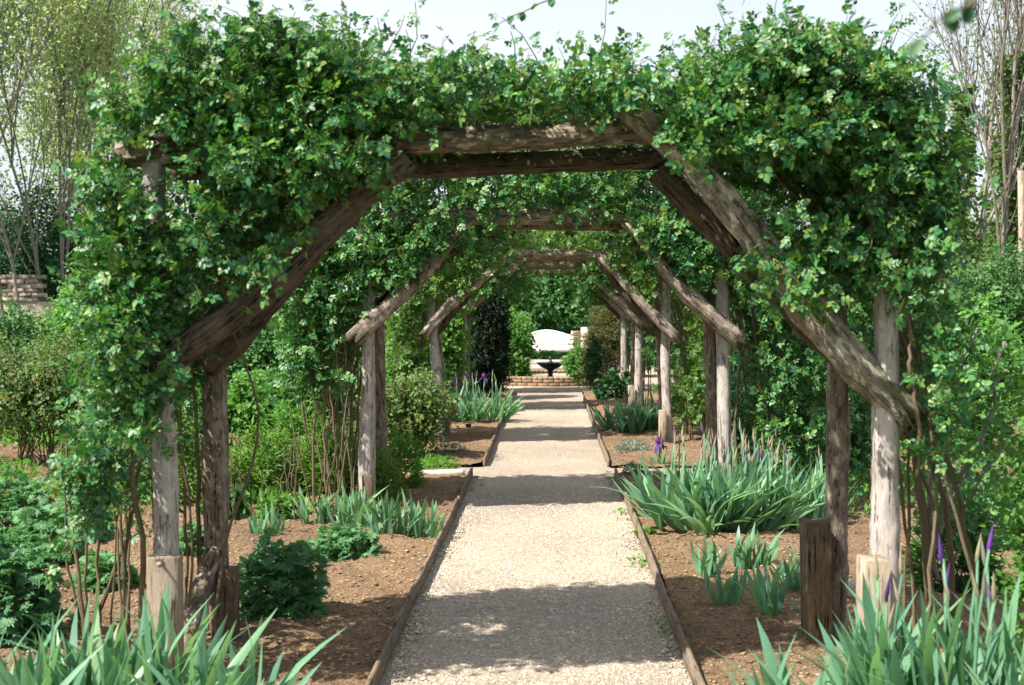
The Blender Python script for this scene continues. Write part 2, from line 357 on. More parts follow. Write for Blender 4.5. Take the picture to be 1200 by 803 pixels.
# ------------------------------------------------------------------ leaves
def unit(v): return v/(np.linalg.norm(v, axis=-1, keepdims=True)+1e-9)
def frames(d, nrm):
    y = unit(d); x = unit(np.cross(y, nrm)); z = np.cross(x, y); return np.stack([x, y, z], -1)   # columns x,y,z
def lf(w=.3):                                        # a folded, pointed leaflet, 6 triangles
    V = np.array([(0, 0, 0), (0, .5, -.03), (0, 1, -.14), (-w*.95, .34, .07), (-w*.86, .70, .02), (w*.95, .34, .07), (w*.86, .70, .02)])
    return V, np.array([(0, 1, 3), (0, 5, 1)]), np.array([(1, 2, 4, 3), (1, 5, 6, 2)])
def lf2(w=.3):                                       # two-triangle leaf for far foliage
    V = np.array([(0, 0, 0), (-w, .45, .08), (0, 1, -.05), (w, .45, .08)])
    return V, np.array([(0, 2, 1), (0, 3, 2)]), np.zeros((0, 4), int)
def merge(parts):
    V = []; T = []; Q = []; n = 0
    for v, t, q in parts:
        V.append(v); T.append(t+n); Q.append(q+n); n += len(v)
    return np.concatenate(V), np.concatenate(T), np.concatenate(Q)
def rotz(v, a):
    c, s = math.cos(a), math.sin(a); return v@np.array([[c, s, 0], [-s, c, 0], [0, 0, 1]])
def compound(seed=0, pairs=2, simple_=False):
    rg = np.random.default_rng(seed); parts = []
    base = lf2(.34) if simple_ else lf(.335)
    def put(x, y, a, s, tilt):
        v = base[0]*s; v = v@np.array([[math.cos(tilt), 0, math.sin(tilt)], [0, 1, 0], [-math.sin(tilt), 0, math.cos(tilt)]])
        v = rotz(v, a)+np.array([x, y, -.12*y*y]); parts.append((v, base[1], base[2]))
    put(0, .62, rg.normal()*.1, .46, rg.normal()*.15)
    for k in range(pairs):
        y = .6-.27*k
        for sgn in (-1, 1):
            put(sgn*.02, y, -sgn*(1.05+rg.normal()*.12), (.38-.04*k)*(1+rg.normal()*.06), sgn*.15+rg.normal()*.15)
    v = np.array([(-.008, 0, 0), (.008, 0, 0), (.006, .62, -.046), (-.006, .62, -.046)])
    parts.append((v, np.zeros((0, 3), int), np.array([(0, 1, 2, 3)])))
    return merge(parts)
CL = [compound(i) for i in range(4)]; CLS = [compound(i, 2, True) for i in range(3)]; CLB = [compound(9+i, 1) for i in range(2)]
SL = [lf(.3), lf(.38)]; SL2 = [lf2(.3), lf2(.36)]; NEEDLE = [lf2(.09)]
def palmate(seed=0, simple_=False):
    parts = []; rg = np.random.default_rng(seed)
    for k, a in enumerate((-1.9, -1.25, -.62, 0, .62, 1.25, 1.9)):
        s = (.55, .75, .92, 1, .92, .75, .55)[k]*(1+rg.normal()*.05)
        b = lf2(.15); v = b[0].copy()*s; v[:, 2] += -.12*v[:, 1]**2; parts.append((rotz(v, a), b[1], b[2]))
        if not simple_:
            for sg in (-1, 1):
                b = lf2(.2); v = rotz(b[0]*s*.42, sg*.6)+np.array([0, s*.42, -.02]); parts.append((rotz(v, a), b[1], b[2]))
    return merge(parts)
PALM = [palmate(i) for i in range(3)]
def fern_leaf():
    parts = []
    for k in range(7):
        for sg in (-1, 1):
            b = lf2(.2); parts.append((rotz(b[0]*(.34-.03*k), -sg*1.1)+np.array([0, .12+.12*k, -.15*(.12*k)**2]), b[1], b[2]))
    return merge(parts)
FERN = [fern_leaf()]

def leaves(g, tmpl, p, d, nrm, size):
    """scatter templates; each template list entry gets a share"""
    n = len(p); size = np.broadcast_to(size, (n,)); which = R.integers(0, len(tmpl), n)
    Fm = frames(d, nrm)
    for k, (V, T, Q) in enumerate(tmpl):
        ii = np.where(which == k)[0]
        if not len(ii): continue
        W = np.einsum('nij,vj->nvi', Fm[ii], V)*size[ii][:, None, None]+p[ii][:, None, :]
        off = (np.arange(len(ii))*len(V))[:, None, None]
        g.put(W.reshape(-1, 3), (T[None]+off).reshape(-1, 3) if len(T) else None, (Q[None]+off).reshape(-1, 4) if len(Q) else None)
def rnd(n): return unit(R.normal(size=(n, 3)))
def in_poly(px, pz, poly):
    ins = np.zeros(len(px), bool); n = len(poly)
    for i in range(n):
        x0, z0 = poly[i]; x1, z1 = poly[(i+1) % n]
        c = ((z0 > pz) != (z1 > pz)) & (px < (x1-x0)*(pz-z0)/(z1-z0+1e-12)+x0); ins ^= c
    return ins
def shoots(start, direc, length, step, nleaf, droop=.6, stem_r=.0025, stems=None):
    """leafy shoots: returns the leaf bases and directions along curved stems"""
    Pp = []; Dd = []
    n = len(start); d = unit(direc); p = start.copy()
    K = max(3, nleaf); seg = length/K
    track = [p.copy()]
    for k in range(K):
        d = unit(d+np.array([0, 0, -droop/K])+R.normal(size=(n, 3))*.13)
        p = p+d*seg[:, None]; track.append(p.copy())
        side = unit(np.cross(d, rnd(n)))
        Pp.append(p); Dd.append(unit(side+d*.55+np.array([0, 0, -.1])))
    if stems is not None:
        tr = np.stack(track, 1)
        for i in range(n): tube(stems, tr[i, ::2] if K > 5 else tr[i], np.linspace(stem_r, stem_r*.4, len(tr[i, ::2] if K > 5 else tr[i])), 3, False)
    return np.concatenate(Pp), np.concatenate(Dd)

def leaf_objects(name, tmpls, p, d, nrm, size, m, parent, meshes=None):
    """single leaves as part objects sharing a few meshes"""
    if meshes is None:
        meshes = [make_mesh(name, V, [T, Q] if len(Q) else [T], m, wc=V) for V, T, Q in tmpls]
    Fm = frames(d, nrm); o0 = np.array(origin_of(parent)); size = np.broadcast_to(size, (len(p),))
    from mathutils import Matrix
    for i in range(len(p)):
        o = bpy.data.objects.new(name, meshes[i % len(meshes)]); C.objects.link(o); o.parent = parent
        mt = Matrix(Fm[i].tolist()).to_4x4()
        s = float(size[i])
        for a in range(3):
            for b in range(3): mt[a][b] *= s
        q = p[i]-o0; mt[0][3], mt[1][3], mt[2][3] = float(q[0]), float(q[1]), float(q[2])
        o.matrix_local = mt
    return meshes

# ------------------------------------------------------------------ the setting
def grid(x0, x1, y0, y1, nx, ny, f):
    X, Y = np.meshgrid(np.linspace(x0, x1, nx), np.linspace(y0, y1, ny)); V = np.stack([X, Y, f(X, Y)], -1).reshape(-1, 3)
    i = np.arange(ny-1)[:, None]*nx; j = np.arange(nx-1)[None]
    return V, np.stack([i+j, i+j+1, i+nx+j+1, i+nx+j], -1).reshape(-1, 4)
def lump(X, Y, s=1.0):
    return s*(.012*np.sin(X*5.1+Y*2.3)+.010*np.sin(X*2.7-Y*6.1+1)+.008*np.sin(X*13+Y*9)+.006*np.sin(X*17-Y*23+2))
V, F = grid(-400, 400, -60, 700, 30, 30, lambda X, Y: X*0-.08); add('ground', V, F, M['turf'], kind='structure')
PL, PR, PL2, PR2, YG = -.745, .635, -.665, .60, 12.45     # path edges near and far, the cross path's depth
V, F = grid(PL-.02, PR+.02, 1.5, 12.3, 40, 300, lambda X, Y: .2*lump(X, Y)-.012*np.cos(X*2.2)*0)
add('gravel_path', V, F, M['gravel'], kind='structure', smooth=True)
V, F = grid(-2.1, 1.8, 12.3, 12.95, 50, 12, lambda X, Y: .2*lump(X, Y)); add('cross_path', V, F, M['gravel'], kind='structure', smooth=True)
V, F = grid(PL2-.02, PR2+.02, 12.95, 24.6, 30, 150, lambda X, Y: .2*lump(X, Y)); add('far_gravel_path', V, F, M['gravel'], kind='structure', smooth=True)
V, F = grid(-3.2, 3.2, 24.6, 42.5, 60, 100, lambda X, Y: .2*lump(X, Y)); add('gravel_court', V, F, M['gravel'], kind='structure', smooth=True)
bedz = lambda X, Y: .03+lump(X, Y, 1.0)+.006*np.sin(X*41+Y*17)*np.sin(Y*37-X*23)+.004*np.sin(X*71-Y*53)
for nm, x0, x1, y0, y1 in (('left_bed', -9, PL-.03, 1.5, 12.3), ('left_far_bed', -11, PL2-.03, 12.95, 24.6), ('left_middle_bed', -11, -2.1, 12.3, 12.95), ('right_middle_bed', 1.8, 10, 12.3, 12.95), ('right_bed', PR+.03, 8, 1.5, 12.3), ('right_far_bed', PR2+.03, 10, 12.95, 24.6)):
    nx = int((x1-x0)*26); ny = int((y1-y0)*26)
    V, F = grid(x0, x1, y0, y1, nx, ny, bedz); add(nm, V, F, M['soil'], kind='structure', smooth=True)

# edging boards: planks end to end
def edging(label, x, y0, y1, n, sgn, ht=.085, step=None):
    t = thing('path_edging', (x, y0, 0), label, 'edging', 'timber boards edging the path')
    ys = np.linspace(y0, y1, n+1)
    for k in range(n):
        L_ = ys[k+1]-ys[k]-.006; segs = 14
        yy = np.linspace(0, 1, segs)*L_; g = Geo(); x_off = R.normal()*.004
        wob = .004*np.sin(yy*1.7+k*2)+x_off*.5; top = ht+.003*np.sin(yy*2.3+k)+R.normal(size=segs)*.001
        rows = []
        for a, b in ((-.011, -.1), (-.012, 0), (-.010, 1), (.010, 1), (.012, 0), (.011, -.1)):
            rows.append(np.stack([x+wob+a, ys[k]+.003+yy, np.where(np.full(segs, b) == 1, top, b)], -1))
        V = np.stack(rows, 1).reshape(-1, 3); i = np.arange(segs-1)[:, None]*6; j = np.arange(6)[None]; kk = (j+1) % 6
        Q = np.stack([i+j, i+kk, i+6+kk, i+6+j], -1).reshape(-1, 4)
        e = (segs-1)*6; T = [(0, 2, 1), (0, 3, 2), (0, 4, 3), (0, 5, 4)]; T += [(e+a, e+b, e+c) for c, b, a in T]
        W = np.stack([V[:, 0]-x, V[:, 2], V[:, 1]], -1); g.put(V, T, Q, W)
        g.build('plank', M['board'], t)
edging('timber board edging nearest left side of gravel path', PL, 2.2, 12.3, 5, -1)
edging('timber board edging nearest right side of gravel path', PR, 2.2, 12.3, 5, 1)
edging('timber board edging left of path beyond the cross path', PL2, 13.0, 24.4, 5, -1)
edging('timber board edging right of path beyond the cross path', PR2, 13.0, 22.4, 4, 1)

# loose stones and chips as real geometry
def scatter_stones(name, n, fx, y0, y1, m, smin, smax, z, flat=.6, label=None):
    u = R.random(n); y = y0*np.exp(u*math.log(y1/y0)); x = fx(n, y)
    oct_ = np.array([(1, 0, 0), (-.9, .2, 0), (.1, 1, 0), (-.2, -.9, 0), (0, .1, 1), (.1, 0, -1)])
    T = np.array([(0, 2, 4), (2, 1, 4), (1, 3, 4), (3, 0, 4), (2, 0, 5), (1, 2, 5), (3, 1, 5), (0, 3, 5)])
    s = smin*np.exp(R.random(n)**2*math.log(smax/smin)); Vv = oct_[None]*(1+R.normal(size=(n, 6, 1))*.22)
    sc = np.stack([s*(1+.5*R.random(n)), s, s*flat], -1)[:, None, :]; Vv = Vv*sc
    a = R.random(n)*2*PI; c, sn = np.cos(a), np.sin(a)
    X = Vv[..., 0]*c[:, None]-Vv[..., 1]*sn[:, None]; Y = Vv[..., 0]*sn[:, None]+Vv[..., 1]*c[:, None]
    zz = z(x, y) if callable(z) else z
    Vv = np.stack([X+x[:, None], Y+y[:, None], Vv[..., 2]+(zz+s*flat*.35)[:, None]], -1)
    off = (np.arange(n)*6)[:, None, None]
    o = add(name, Vv.reshape(-1, 3), (T[None]+off).reshape(-1, 3), m, kind='stuff')
    return tagit(o, label, name.replace('_', ' '))
scatter_stones('loose_gravel', 70000, lambda n, y: PL+.03+R.random(n)*(PR-PL-.06), 4.6, 12.3, M['pebble'], .0022, .0105, lambda x, y: .2*lump(x, y)-.002, .5, 'pale tan loose gravel stones lying on the path')
def edge_x(n, y):
    s = R.random(n) < .65; return np.where(s, PL+.02+np.abs(R.normal(size=n))*.06, PR-.02-np.abs(R.normal(size=n))*.05)
scatter_stones('coarse_gravel', 2200, edge_x, 4.6, 12.3, M['pebble'], .005, .014, .001, .6, 'coarser stones gathered against the path edging boards')
scatter_stones('bark_mulch', 60000, lambda n, y: np.where(R.random(n) < .5, PL-.04-R.random(n)*3.6, PR+.04+R.random(n)*3.2), 4.4, 20, M['chip'], .004, .017, lambda x, y: bedz(x, y), .35, 'brown bark mulch chips covering the beds')

# ------------------------------------------------------------------ the timber arches
def arch(label, spec):
    t = thing('pergola_arch', spec['base'], label, 'garden arch', 'rustic timber arches over the path')
    for k, (nm, a, b, r0, r1, m, kw, lb) in enumerate(spec['parts']):
        g = log(a, b, r0, r1, spec['seed']*50+k, **kw); o = g.build(nm, M[m], t, smooth=True, label=lb)
    return t
F1, B1 = 5.36, 6.28
pr = []
def part(nm, a, b, r0, r1, m, lb=None, **kw): pr.append((nm, a, b, r0, r1, m, kw, lb))
def at0(px, y): v = P(px, 500, y); v[2] = -.1; return v
# arch 1
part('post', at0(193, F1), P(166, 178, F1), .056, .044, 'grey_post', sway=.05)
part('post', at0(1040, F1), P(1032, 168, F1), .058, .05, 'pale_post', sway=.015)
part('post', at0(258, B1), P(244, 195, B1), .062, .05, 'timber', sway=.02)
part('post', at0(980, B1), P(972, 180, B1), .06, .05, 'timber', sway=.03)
part('beam', P(140, 182, F1), P(1015, 150, F1), .058, .05, 'brace', sway=.05, segs=44, square=.2, groove=.2, lb='front cross beam with split bark')
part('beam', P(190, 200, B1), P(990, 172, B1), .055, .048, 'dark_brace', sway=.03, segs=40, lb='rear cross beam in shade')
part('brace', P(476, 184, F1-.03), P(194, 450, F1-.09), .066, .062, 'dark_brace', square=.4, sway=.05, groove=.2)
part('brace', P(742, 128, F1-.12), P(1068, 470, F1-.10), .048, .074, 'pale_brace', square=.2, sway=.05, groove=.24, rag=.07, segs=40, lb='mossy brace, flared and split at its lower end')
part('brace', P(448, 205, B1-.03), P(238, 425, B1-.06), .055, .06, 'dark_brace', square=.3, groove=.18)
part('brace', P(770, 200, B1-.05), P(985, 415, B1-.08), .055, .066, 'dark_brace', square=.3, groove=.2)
part('rail', P(165, 172, F1-.12), P(232, 186, B1+.15), .045, .05, 'timber')
part('rail', P(1022, 168, F1-.12), P(975, 182, B1+.15), .045, .045, 'timber')
part('strut', at0(206, 5.7)+np.array([0, 0, .12]), P(250, 645, 6.15), .05, .045, 'brace', groove=.25, sway=.01, lb='rotten slanting strut between the left posts')
a1 = arch('nearest timber arch with heavy diagonal braces over the path', dict(base=(0, F1, 0), parts=pr, seed=1))
def stake(px0, px1, ytop, d, depth, m, parent, lb, lean=0):
    a = P(px0, ytop, d); b = P(px1, ytop, d); h = a[2]+.1; g = Geo()
    box(g, ((a[0]+b[0])/2, d+depth/2, a[2]-h/2), (b[0]-a[0], depth, h), .06, .003, .0015, (0, lean)); return g.build('stake', M[m], parent, label=lb)
stake(171, 207, 654, F1-.2, .10, 'new_stake', a1, 'pale new stake bolted to the front left post')
stake(247, 275, 668, B1-.2, .10, 'dark_stake', a1, 'dark stake beside the rear left post')
s3 = stake(947, 975, 613, B1-.22, .16, 'dark_stake', a1, 'brown stake with a dark side by the rear right post', -.02)
stake(1013, 1043, 657, F1-.2, .13, 'new_stake', a1, 'pale stake by the front right post')
g = Geo(); q = P(189, 661, F1-.2); tube(g, [q+np.array([0, .02, 0]), q+np.array([.005, -.04, .006])], .006, 6); tube(g, [q+np.array([.005, -.035, .005]), q+np.array([.006, -.045, .007])], .012, 8); g.build('nail', M['iron'], a1)

# farther arches
def far_arch(label, df, db, xl, xr, seed, zb=2.3, thin=1.0):
    global pr; pr = []
    j = np.random.default_rng(seed).normal(size=20)*.03
    for d, mm in ((df, 'grey_post'), (db, 'timber')):
        part('post', (xl+j[0], d, -.1), (xl-.03+j[1], d, zb), .062*thin, .055*thin, mm, segs=18)
        part('post', (xr+j[2], d, -.1), (xr-.02+j[3], d, zb), .06*thin, .05*thin, mm, segs=18)
        part('beam', (xl-.28, d, zb+.02), (xr+.25, d, zb+.03+j[4]), .06*thin, .055*thin, 'timber', segs=24)
        part('brace', (xl+.80, d-.16, zb-.04), (xl-.08, d-.2, zb-.90+j[5]), .05*thin, .066*thin, 'timber' if d == df else 'dark_brace', segs=20, groove=.2, rag=.04, sway=.05)
        part('brace', (xr-.80, d-.16, zb-.04), (xr+.06, d-.2, zb-.88+j[6]), .05*thin, .064*thin, 'timber' if d == df else 'dark_brace', segs=20, groove=.2, rag=.04, sway=.05)
    part('rail', (xl, df-.1, zb+.06), (xl, db+.1, zb+.06), .04, .04, 'timber', segs=10)
    part('rail', (xr, df-.1, zb+.06), (xr, db+.1, zb+.06), .04, .04, 'timber', segs=10)
    t = arch(label, dict(base=((xl+xr)/2, df, 0), parts=pr, seed=seed))
    for xx, d, mm, hh in ((xl+.02, df, 'dark_stake' if seed == 2 else 'new_stake', .3), (xr-.08, df, 'new_stake', .42), (xl-.03, db, 'dark_stake', .4)):
        g = Geo(); box(g, (xx, d-.13, hh/2-.05), (.085, .08, hh+.1), .1, .006); g.build('stake', M[mm], t)
    return t
far_arch('second timber arch from the front, grey posts beside iris clump', 10.2, 11.0, -1.46, 1.42, 2)
far_arch('third timber arch, just beyond the cross path', 15.2, 16.1, -1.36, 1.41, 3, 2.22)
far_arch('fourth timber arch, its left posts hidden by the dark yew', 20.0, 20.8, -1.34, 1.34, 4, 2.28)
far_arch('farthest timber arch, nearest the gravel court and fountain', 24.0, 24.7, -1.4, 1.4, 5, 2.28)

# ------------------------------------------------------------------ climbing roses
def world_poly(pts, d): return [(P(a, b, d)[0], P(a, b, d)[2]) for a, b in pts]
def vine(label, polys, d0, d1, n_shoots, leafsize, m, skel, canes, n_obj=0, tm=CL, seglen=.26, group='climbing roses on the arches', nleaf=7, wild=None, young=.25, droop=.7, base=None):
    """a climbing rose: canes, leafy shoots inside the given front-view regions, its front leaves as objects"""
    t = thing('climbing_rose', base, label, 'climbing rose', group)
    stems = Geo()
    for pts, r in canes:
        pts = np.asarray(pts, float); k = len(pts); u = np.linspace(0, k-1, k*4); q = np.stack([np.interp(u, np.arange(k), pts[:, a]) for a in range(3)], -1)
        
        for _ in range(5): q[1:-1] = (q[:-2]+q[1:-1]*2+q[2:])/4
        q[1:-1] += R.normal(size=(len(q)-2, 3))*.005; tube(stems, q, np.linspace(r, r*.45, len(q)), 6)
    stems.build('cane', M['bark'], t, smooth=True)
    tw = Geo(); allP = []; allD = []
    for poly, share in polys:
        n = int(n_shoots*share); arr = np.array(poly); lo, hi = arr.min(0), arr.max(0)
        X = []; cnt = 0
        while cnt < n:
            x = lo[0]+R.random(n*2)*(hi[0]-lo[0]); z = lo[1]+R.random(n*2)*(hi[1]-lo[1]); k = in_poly(x, z, poly); X.append(np.stack([x[k], z[k]], -1)); cnt += k.sum()
        X = np.concatenate(X)[:n]
        # clumping: pull toward random clump centres
        cc = X[R.integers(0, n, max(4, n//22))]; dist = ((X[:, None]-cc[None])**2).sum(-1); near = cc[dist.argmin(1)]; X = X+(near-X)*R.random((n, 1))*.62
        edge = R.beta(.75, .75, n); y = d0+edge*(d1-d0)
        if share < .04: y = d0-.1+R.random(n)*.1; seglen_ = seglen*.7
        else: seglen_ = seglen
        s = np.stack([X[:, 0], y, X[:, 1]], -1)
        # outward from the timber skeleton
        sk = np.array(skel); dd = ((X[:, None]-sk[None])**2).sum(-1); c = sk[dd.argmin(1)]
        o = np.stack([X[:, 0]-c[:, 0], (edge-.5)*(d1-d0)*1.0, X[:, 1]-c[:, 1]], -1)
        di = unit(o)*.8+rnd(n)*.65+np.array([0, -.1, .28])
        pp, dv = shoots(s, di, seglen_*(.6+.8*R.random(n)), .04, nleaf, droop, .0026, tw)
        allP.append(pp); allD.append(dv)
    if wild:                                               # long thin shoots reaching out
        for (a, b, nl) in wild:
            n = 1; a = np.asarray(a, float); b = np.asarray(b, float)
            pp, dv = shoots(a[None], (b-a)[None], np.array([np.linalg.norm(b-a)]), .04, nl, .5, .004, tw); allP.append(pp); allD.append(dv)
    p = np.concatenate(allP); d = np.concatenate(allD); n = len(p)
    nr = unit(rnd(n)*.85+np.array([-.3, -.4, .7])); sz = leafsize*(.45+.85*R.random(n))
    yng = R.random(n) < young*np.clip((p[:, 2]-1.0)/1.6, .2, 1.6)
    tw.build('twigs', M['cane'], t, kind='stuff') if n_shoots < 9e9 else 0
    rest = np.ones(n, bool)
    if n_obj:
        key = p[:, 1]+R.random(n)*.25; idx = np.argsort(key)[:n_obj]; rest[idx] = False
        leaf_objects('leaf', tm, p[idx], d[idx], nr[idx], sz[idx]*1.05, m, t)
    for nm, sel, mm in (('foliage', rest & ~yng, m), ('young_foliage', rest & yng, M['rose_young'])):
        if sel.sum():
            g = Geo(); leaves(g, tm, p[sel], d[sel], nr[sel], sz[sel]); g.build(nm, mm, t, kind='stuff')
    return t

top1 = [(168, 165), (160, 135), (182, 108), (220, 78), (265, 64), (320, 54), (400, 66), (440, 92), (480, 104), (520, 100), (570, 118), (640, 118)]
skel1 = [(x, 2.25) for x in np.linspace(-1.6, 1.4, 20)]+[(-1.6, z) for z in np.linspace(.8, 2.2, 12)]+[(1.4, z) for z in np.linspace(.8, 2.2, 12)]
DM = 5.5
pl_top = world_poly(top1+[(640, 132), (560, 140), (500, 160), (440, 172), (380, 200), (270, 200), (235, 172), (160, 168)], DM)
pl_side = world_poly([(128, 205), (178, 210), (185, 268), (240, 275), (275, 240), (285, 198), (400, 188), (330, 235), (290, 300), (240, 350), (200, 400), (185, 480), (150, 500), (135, 440), (130, 330), (140, 260)], DM)
pl_low = world_poly([(125, 500), (185, 500), (160, 560), (135, 620), (105, 620), (112, 560)], DM)
canesL = []
for k in range(8):
    bx = -1.95+R.random()*.42; by = 5.2+R.random()*1.1
    canesL.append(([(bx, by, -.05), (bx+R.normal()*.08, by, .5), (bx+R.normal()*.12+.02, by+R.normal()*.08, 1.1), (-1.72+R.normal()*.1, 5.7+R.normal()*.3, 1.7), (-1.5+R.random()*.5, 5.8+R.normal()*.3, 2.35)], .008+R.random()*.009))
canesL += [([(-1.2, 5.7, 2.4), (-.6, 5.6, 2.48), (0, 5.7, 2.5)], .014)]
wl = [(P(x, 85+R.random()*20, 5.6+R.normal()*.2), P(x+R.normal()*30, 85-R.random()*75, 5.5+R.normal()*.2), 6) for x in np.linspace(190, 620, 16)]
wl += [(P(135, y, 5.6), P(85+R.random()*25, y-30+R.normal()*25, 5.5), 6) for y in (150, 220, 280, 330, 400, 450)]
wl += [(P(x, 80+R.random()*20, 5.6), P(x+dx, yt, 5.5), nl) for x, dx, yt, nl in ((235, -10, 12, 8), (262, 12, 0, 8), (330, 5, -6, 9), (375, 25, 8, 8), (445, 30, 15, 8), (468, 55, -5, 9), (530, 30, 32, 7), (205, -30, 30, 7), (600, 12, 36, 6), (560, -5, 42, 6), (130, -30, 90, 6))]
vine('climbing rose covering the left half of the nearest arch', [(pl_top, .58), (pl_side, .31), (pl_low, .05), (world_poly([(145, 205), (180, 215), (195, 400), (208, 510), (168, 520), (150, 400)], 5.2), .034), (world_poly([(225, 178), (460, 172), (440, 195), (380, 215), (300, 210)], 5.2), .024), (world_poly([(330, 260), (400, 195), (345, 270), (280, 340), (265, 335)], 5.1), .005)], 5.18, 6.3, 3700, .068, M['rose'], skel1, canesL, 300, seglen=.17, wild=wl, base=(-1.7, 5.6, 0))
top1r = [(560, 118), (640, 118), (690, 112), (725, 92), (755, 116), (805, 118), (835, 88), (870, 74), (920, 64), (980, 68), (1020, 84), (1045, 105), (1065, 135), (1078, 175)]
pr_top = world_poly(top1r+[(1075, 210), (1000, 205), (930, 195), (860, 180), (820, 150), (740, 142), (640, 142), (560, 130)], DM)
pr_side = world_poly([(1005, 190), (1080, 185), (1085, 240), (1072, 340), (1068, 380), (1060, 350), (1020, 310), (1005, 345), (965, 320), (930, 295), (880, 250), (900, 245), (940, 285), (990, 290), (1005, 250)], DM)
pr_low = world_poly([(1066, 370), (1088, 350), (1083, 460), (1075, 540), (1062, 540), (1064, 450)], DM)
canesR = []
for k in range(9):
    bx = 1.5+R.random()*.4; by = 5.3+R.random()*1.0
    canesR.append(([(bx, by, -.05), (bx+R.normal()*.06, by, .5), (1.58+R.normal()*.06, by+R.normal()*.06, 1.1), (1.5+R.normal()*.06, 5.7+R.normal()*.3, 1.7), (1.3-R.random()*.5, 5.8+R.normal()*.3, 2.4)], .008+R.random()*.009))
canesR += [([P(1075, 560, 5.3), P(1080, 490, 5.25), P(1062, 440, 5.2), P(1072, 400, 5.2), P(1050, 320, 5.3)], .012), ([P(1040, 330, 5.3), P(985, 130, 5.35), P(900, 110, 5.4)], .013)]
wr = [(P(x, 90+R.random()*20, 5.6+R.normal()*.2), P(x+R.normal()*30, 85-R.random()*80, 5.5+R.normal()*.2), 6) for x in np.linspace(640, 1060, 16)]
wr += [(P(1080, y, 5.6), P(1125+R.random()*20, y-20+R.normal()*25, 5.5), 6) for y in (180, 230, 290, 350)]
wr += [(P(x, 80+R.random()*10, 5.6), P(x+dx, yt, 5.5), nl) for x, dx, yt, nl in ((830, -8, 12, 9), (860, 12, 2, 9), (905, 30, -10, 10), (940, -5, -6, 9), (975, 30, 8, 8), (1020, 10, -8, 9), (1035, 12, 5, 9), (1070, 20, 45, 7), (1095, 40, 120, 7), (722, 14, 36, 7), (800, -20, 50, 6), (1100, 35, 190, 6), (655, -10, 55, 5))]
vine('climbing rose covering the right half of the nearest arch', [(pr_top, .62), (pr_side, .27), (pr_low, .05), (world_poly([(780, 150), (980, 150), (960, 185), (860, 188), (800, 180)], 5.2), .03), (world_poly([(870, 260), (960, 330), (1010, 375), (985, 375), (900, 310)], 5.05), .005)], 5.18, 6.3, 3400, .068, M['rose'], skel1, canesR, 300, seglen=.17, wild=wr, base=(1.6, 5.6, 0))

def arch_vines(idx, name_l, name_r, df, db, xl, xr, n, ls, mm, nobj, tm, lowl=(.9, .1), lowr=(.2, .3), widel=.5, wider=.6, zt=2.78, hang=2.22):
    sk = [(x, 2.3) for x in np.linspace(xl, xr, 20)]+[(xl, z) for z in np.linspace(.6, 2.2, 10)]+[(xr, z) for z in np.linspace(.6, 2.2, 10)]
    zc = 2.34
    tl = [(xl-widel, 2.0), (xl-widel, 2.6), (xl-.2, zt-.05), (xl+.7, zt), (0.05, zt-.2), (0.05, zc), (-.28, zc), (-.42, hang+.08), (xl+.85, hang), (xl+.6, hang-.05)]
    sl = [(xl-widel, 2.1), (xl+.62, 2.34), (xl+.3, 2.02), (xl-.06, 1.66), (xl-.2, 1.4), (xl-.2, lowl[0]), (xl-widel*.9, lowl[0])]
    tr = [(.05, zc), (-.05, zc), (-.05, zt-.2), (xr-.7, zt), (xr+.1, zt), (xr+wider*.5, 2.6), (xr+wider*.5, 2.0), (xr-.6, hang-.05), (xr-.85, hang), (.5, hang+.08), (.36, zc)]
    sr = [(xr+wider, 2.1), (xr-.62, 2.34), (xr-.3, 2.02), (xr+.06, 1.66), (xr+.2, 1.4), (xr+.14, lowr[0]), (xr+wider, lowr[0])]
    BRL = [(xl+.75, 2.3), (xl+.45, 2.02), (xl+.25, 1.8), (xl+.1, 1.7), (xl+.3, 2.05), (xl+.6, 2.34)]; BRR = [(2*xr-(a-xl)-xr, b) for a, b in BRL]
    for side, nm, T_, S_, x0, sg in ((-1, name_l, tl, sl, xl, -1), (1, name_r, tr, sr, xr, 1)):
        cn = []
        for k in range(7):
            bx = x0+sg*(.1+R.random()*.45); by = df-.1+R.random()*(db-df+.3)
            cn.append(([(bx, by, -.05), (bx+R.normal()*.08, by, .7), (x0+sg*.2+R.normal()*.08, by, 1.4), (x0+R.normal()*.1, by, 2.2), (x0-sg*.7, by, 2.4)], .008+R.random()*.008))
        vine(nm, [(T_, .5), (S_, .5), (BRL if side < 0 else BRR, .035)], df-.16, db+.15, n, ls, M[mm], sk, cn, nobj, tm=tm, seglen=.2, base=(x0, df, 0),
             wild=[((x0-sg*R.random()*1.2, df+.3, zt-.1), (x0-sg*R.random()*1.3, df+.3, zt+.3), 6) for _ in range(5)])
arch_vines(2, 'climbing rose on the left side of the second arch', 'dense climbing rose on the right side of the second arch', 10.2, 11.0, -1.46, 1.42, 2500, .09, 'rose', 300, CL, (1.0, .2), (.1, .3), .6, .85, hang=2.1, zt=3.0)
arch_vines(3, 'climbing rose on the left side of the third arch', 'climbing rose on the right side of the third arch', 15.2, 16.1, -1.36, 1.41, 1200, .11, 'rose_young', 0, CLS, (.9, .3), (.3, .3), .5, .7)
arch_vines(4, 'climbing rose on the left side of the fourth arch', 'climbing rose on the right side of the fourth arch', 20.0, 20.8, -1.34, 1.34, 900, .13, 'mid', 0, CLS, (.3, .3), (.7, .3), .5, .7, hang=2.0)
arch_vines(5, 'climbing rose on the left side of the farthest arch', 'climbing rose on the right side of the farthest arch', 24.0, 24.7, -1.4, 1.4, 900, .14, 'mid', 0, CLS, (.3, .3), (.7, .3), .5, .6, hang=1.9)

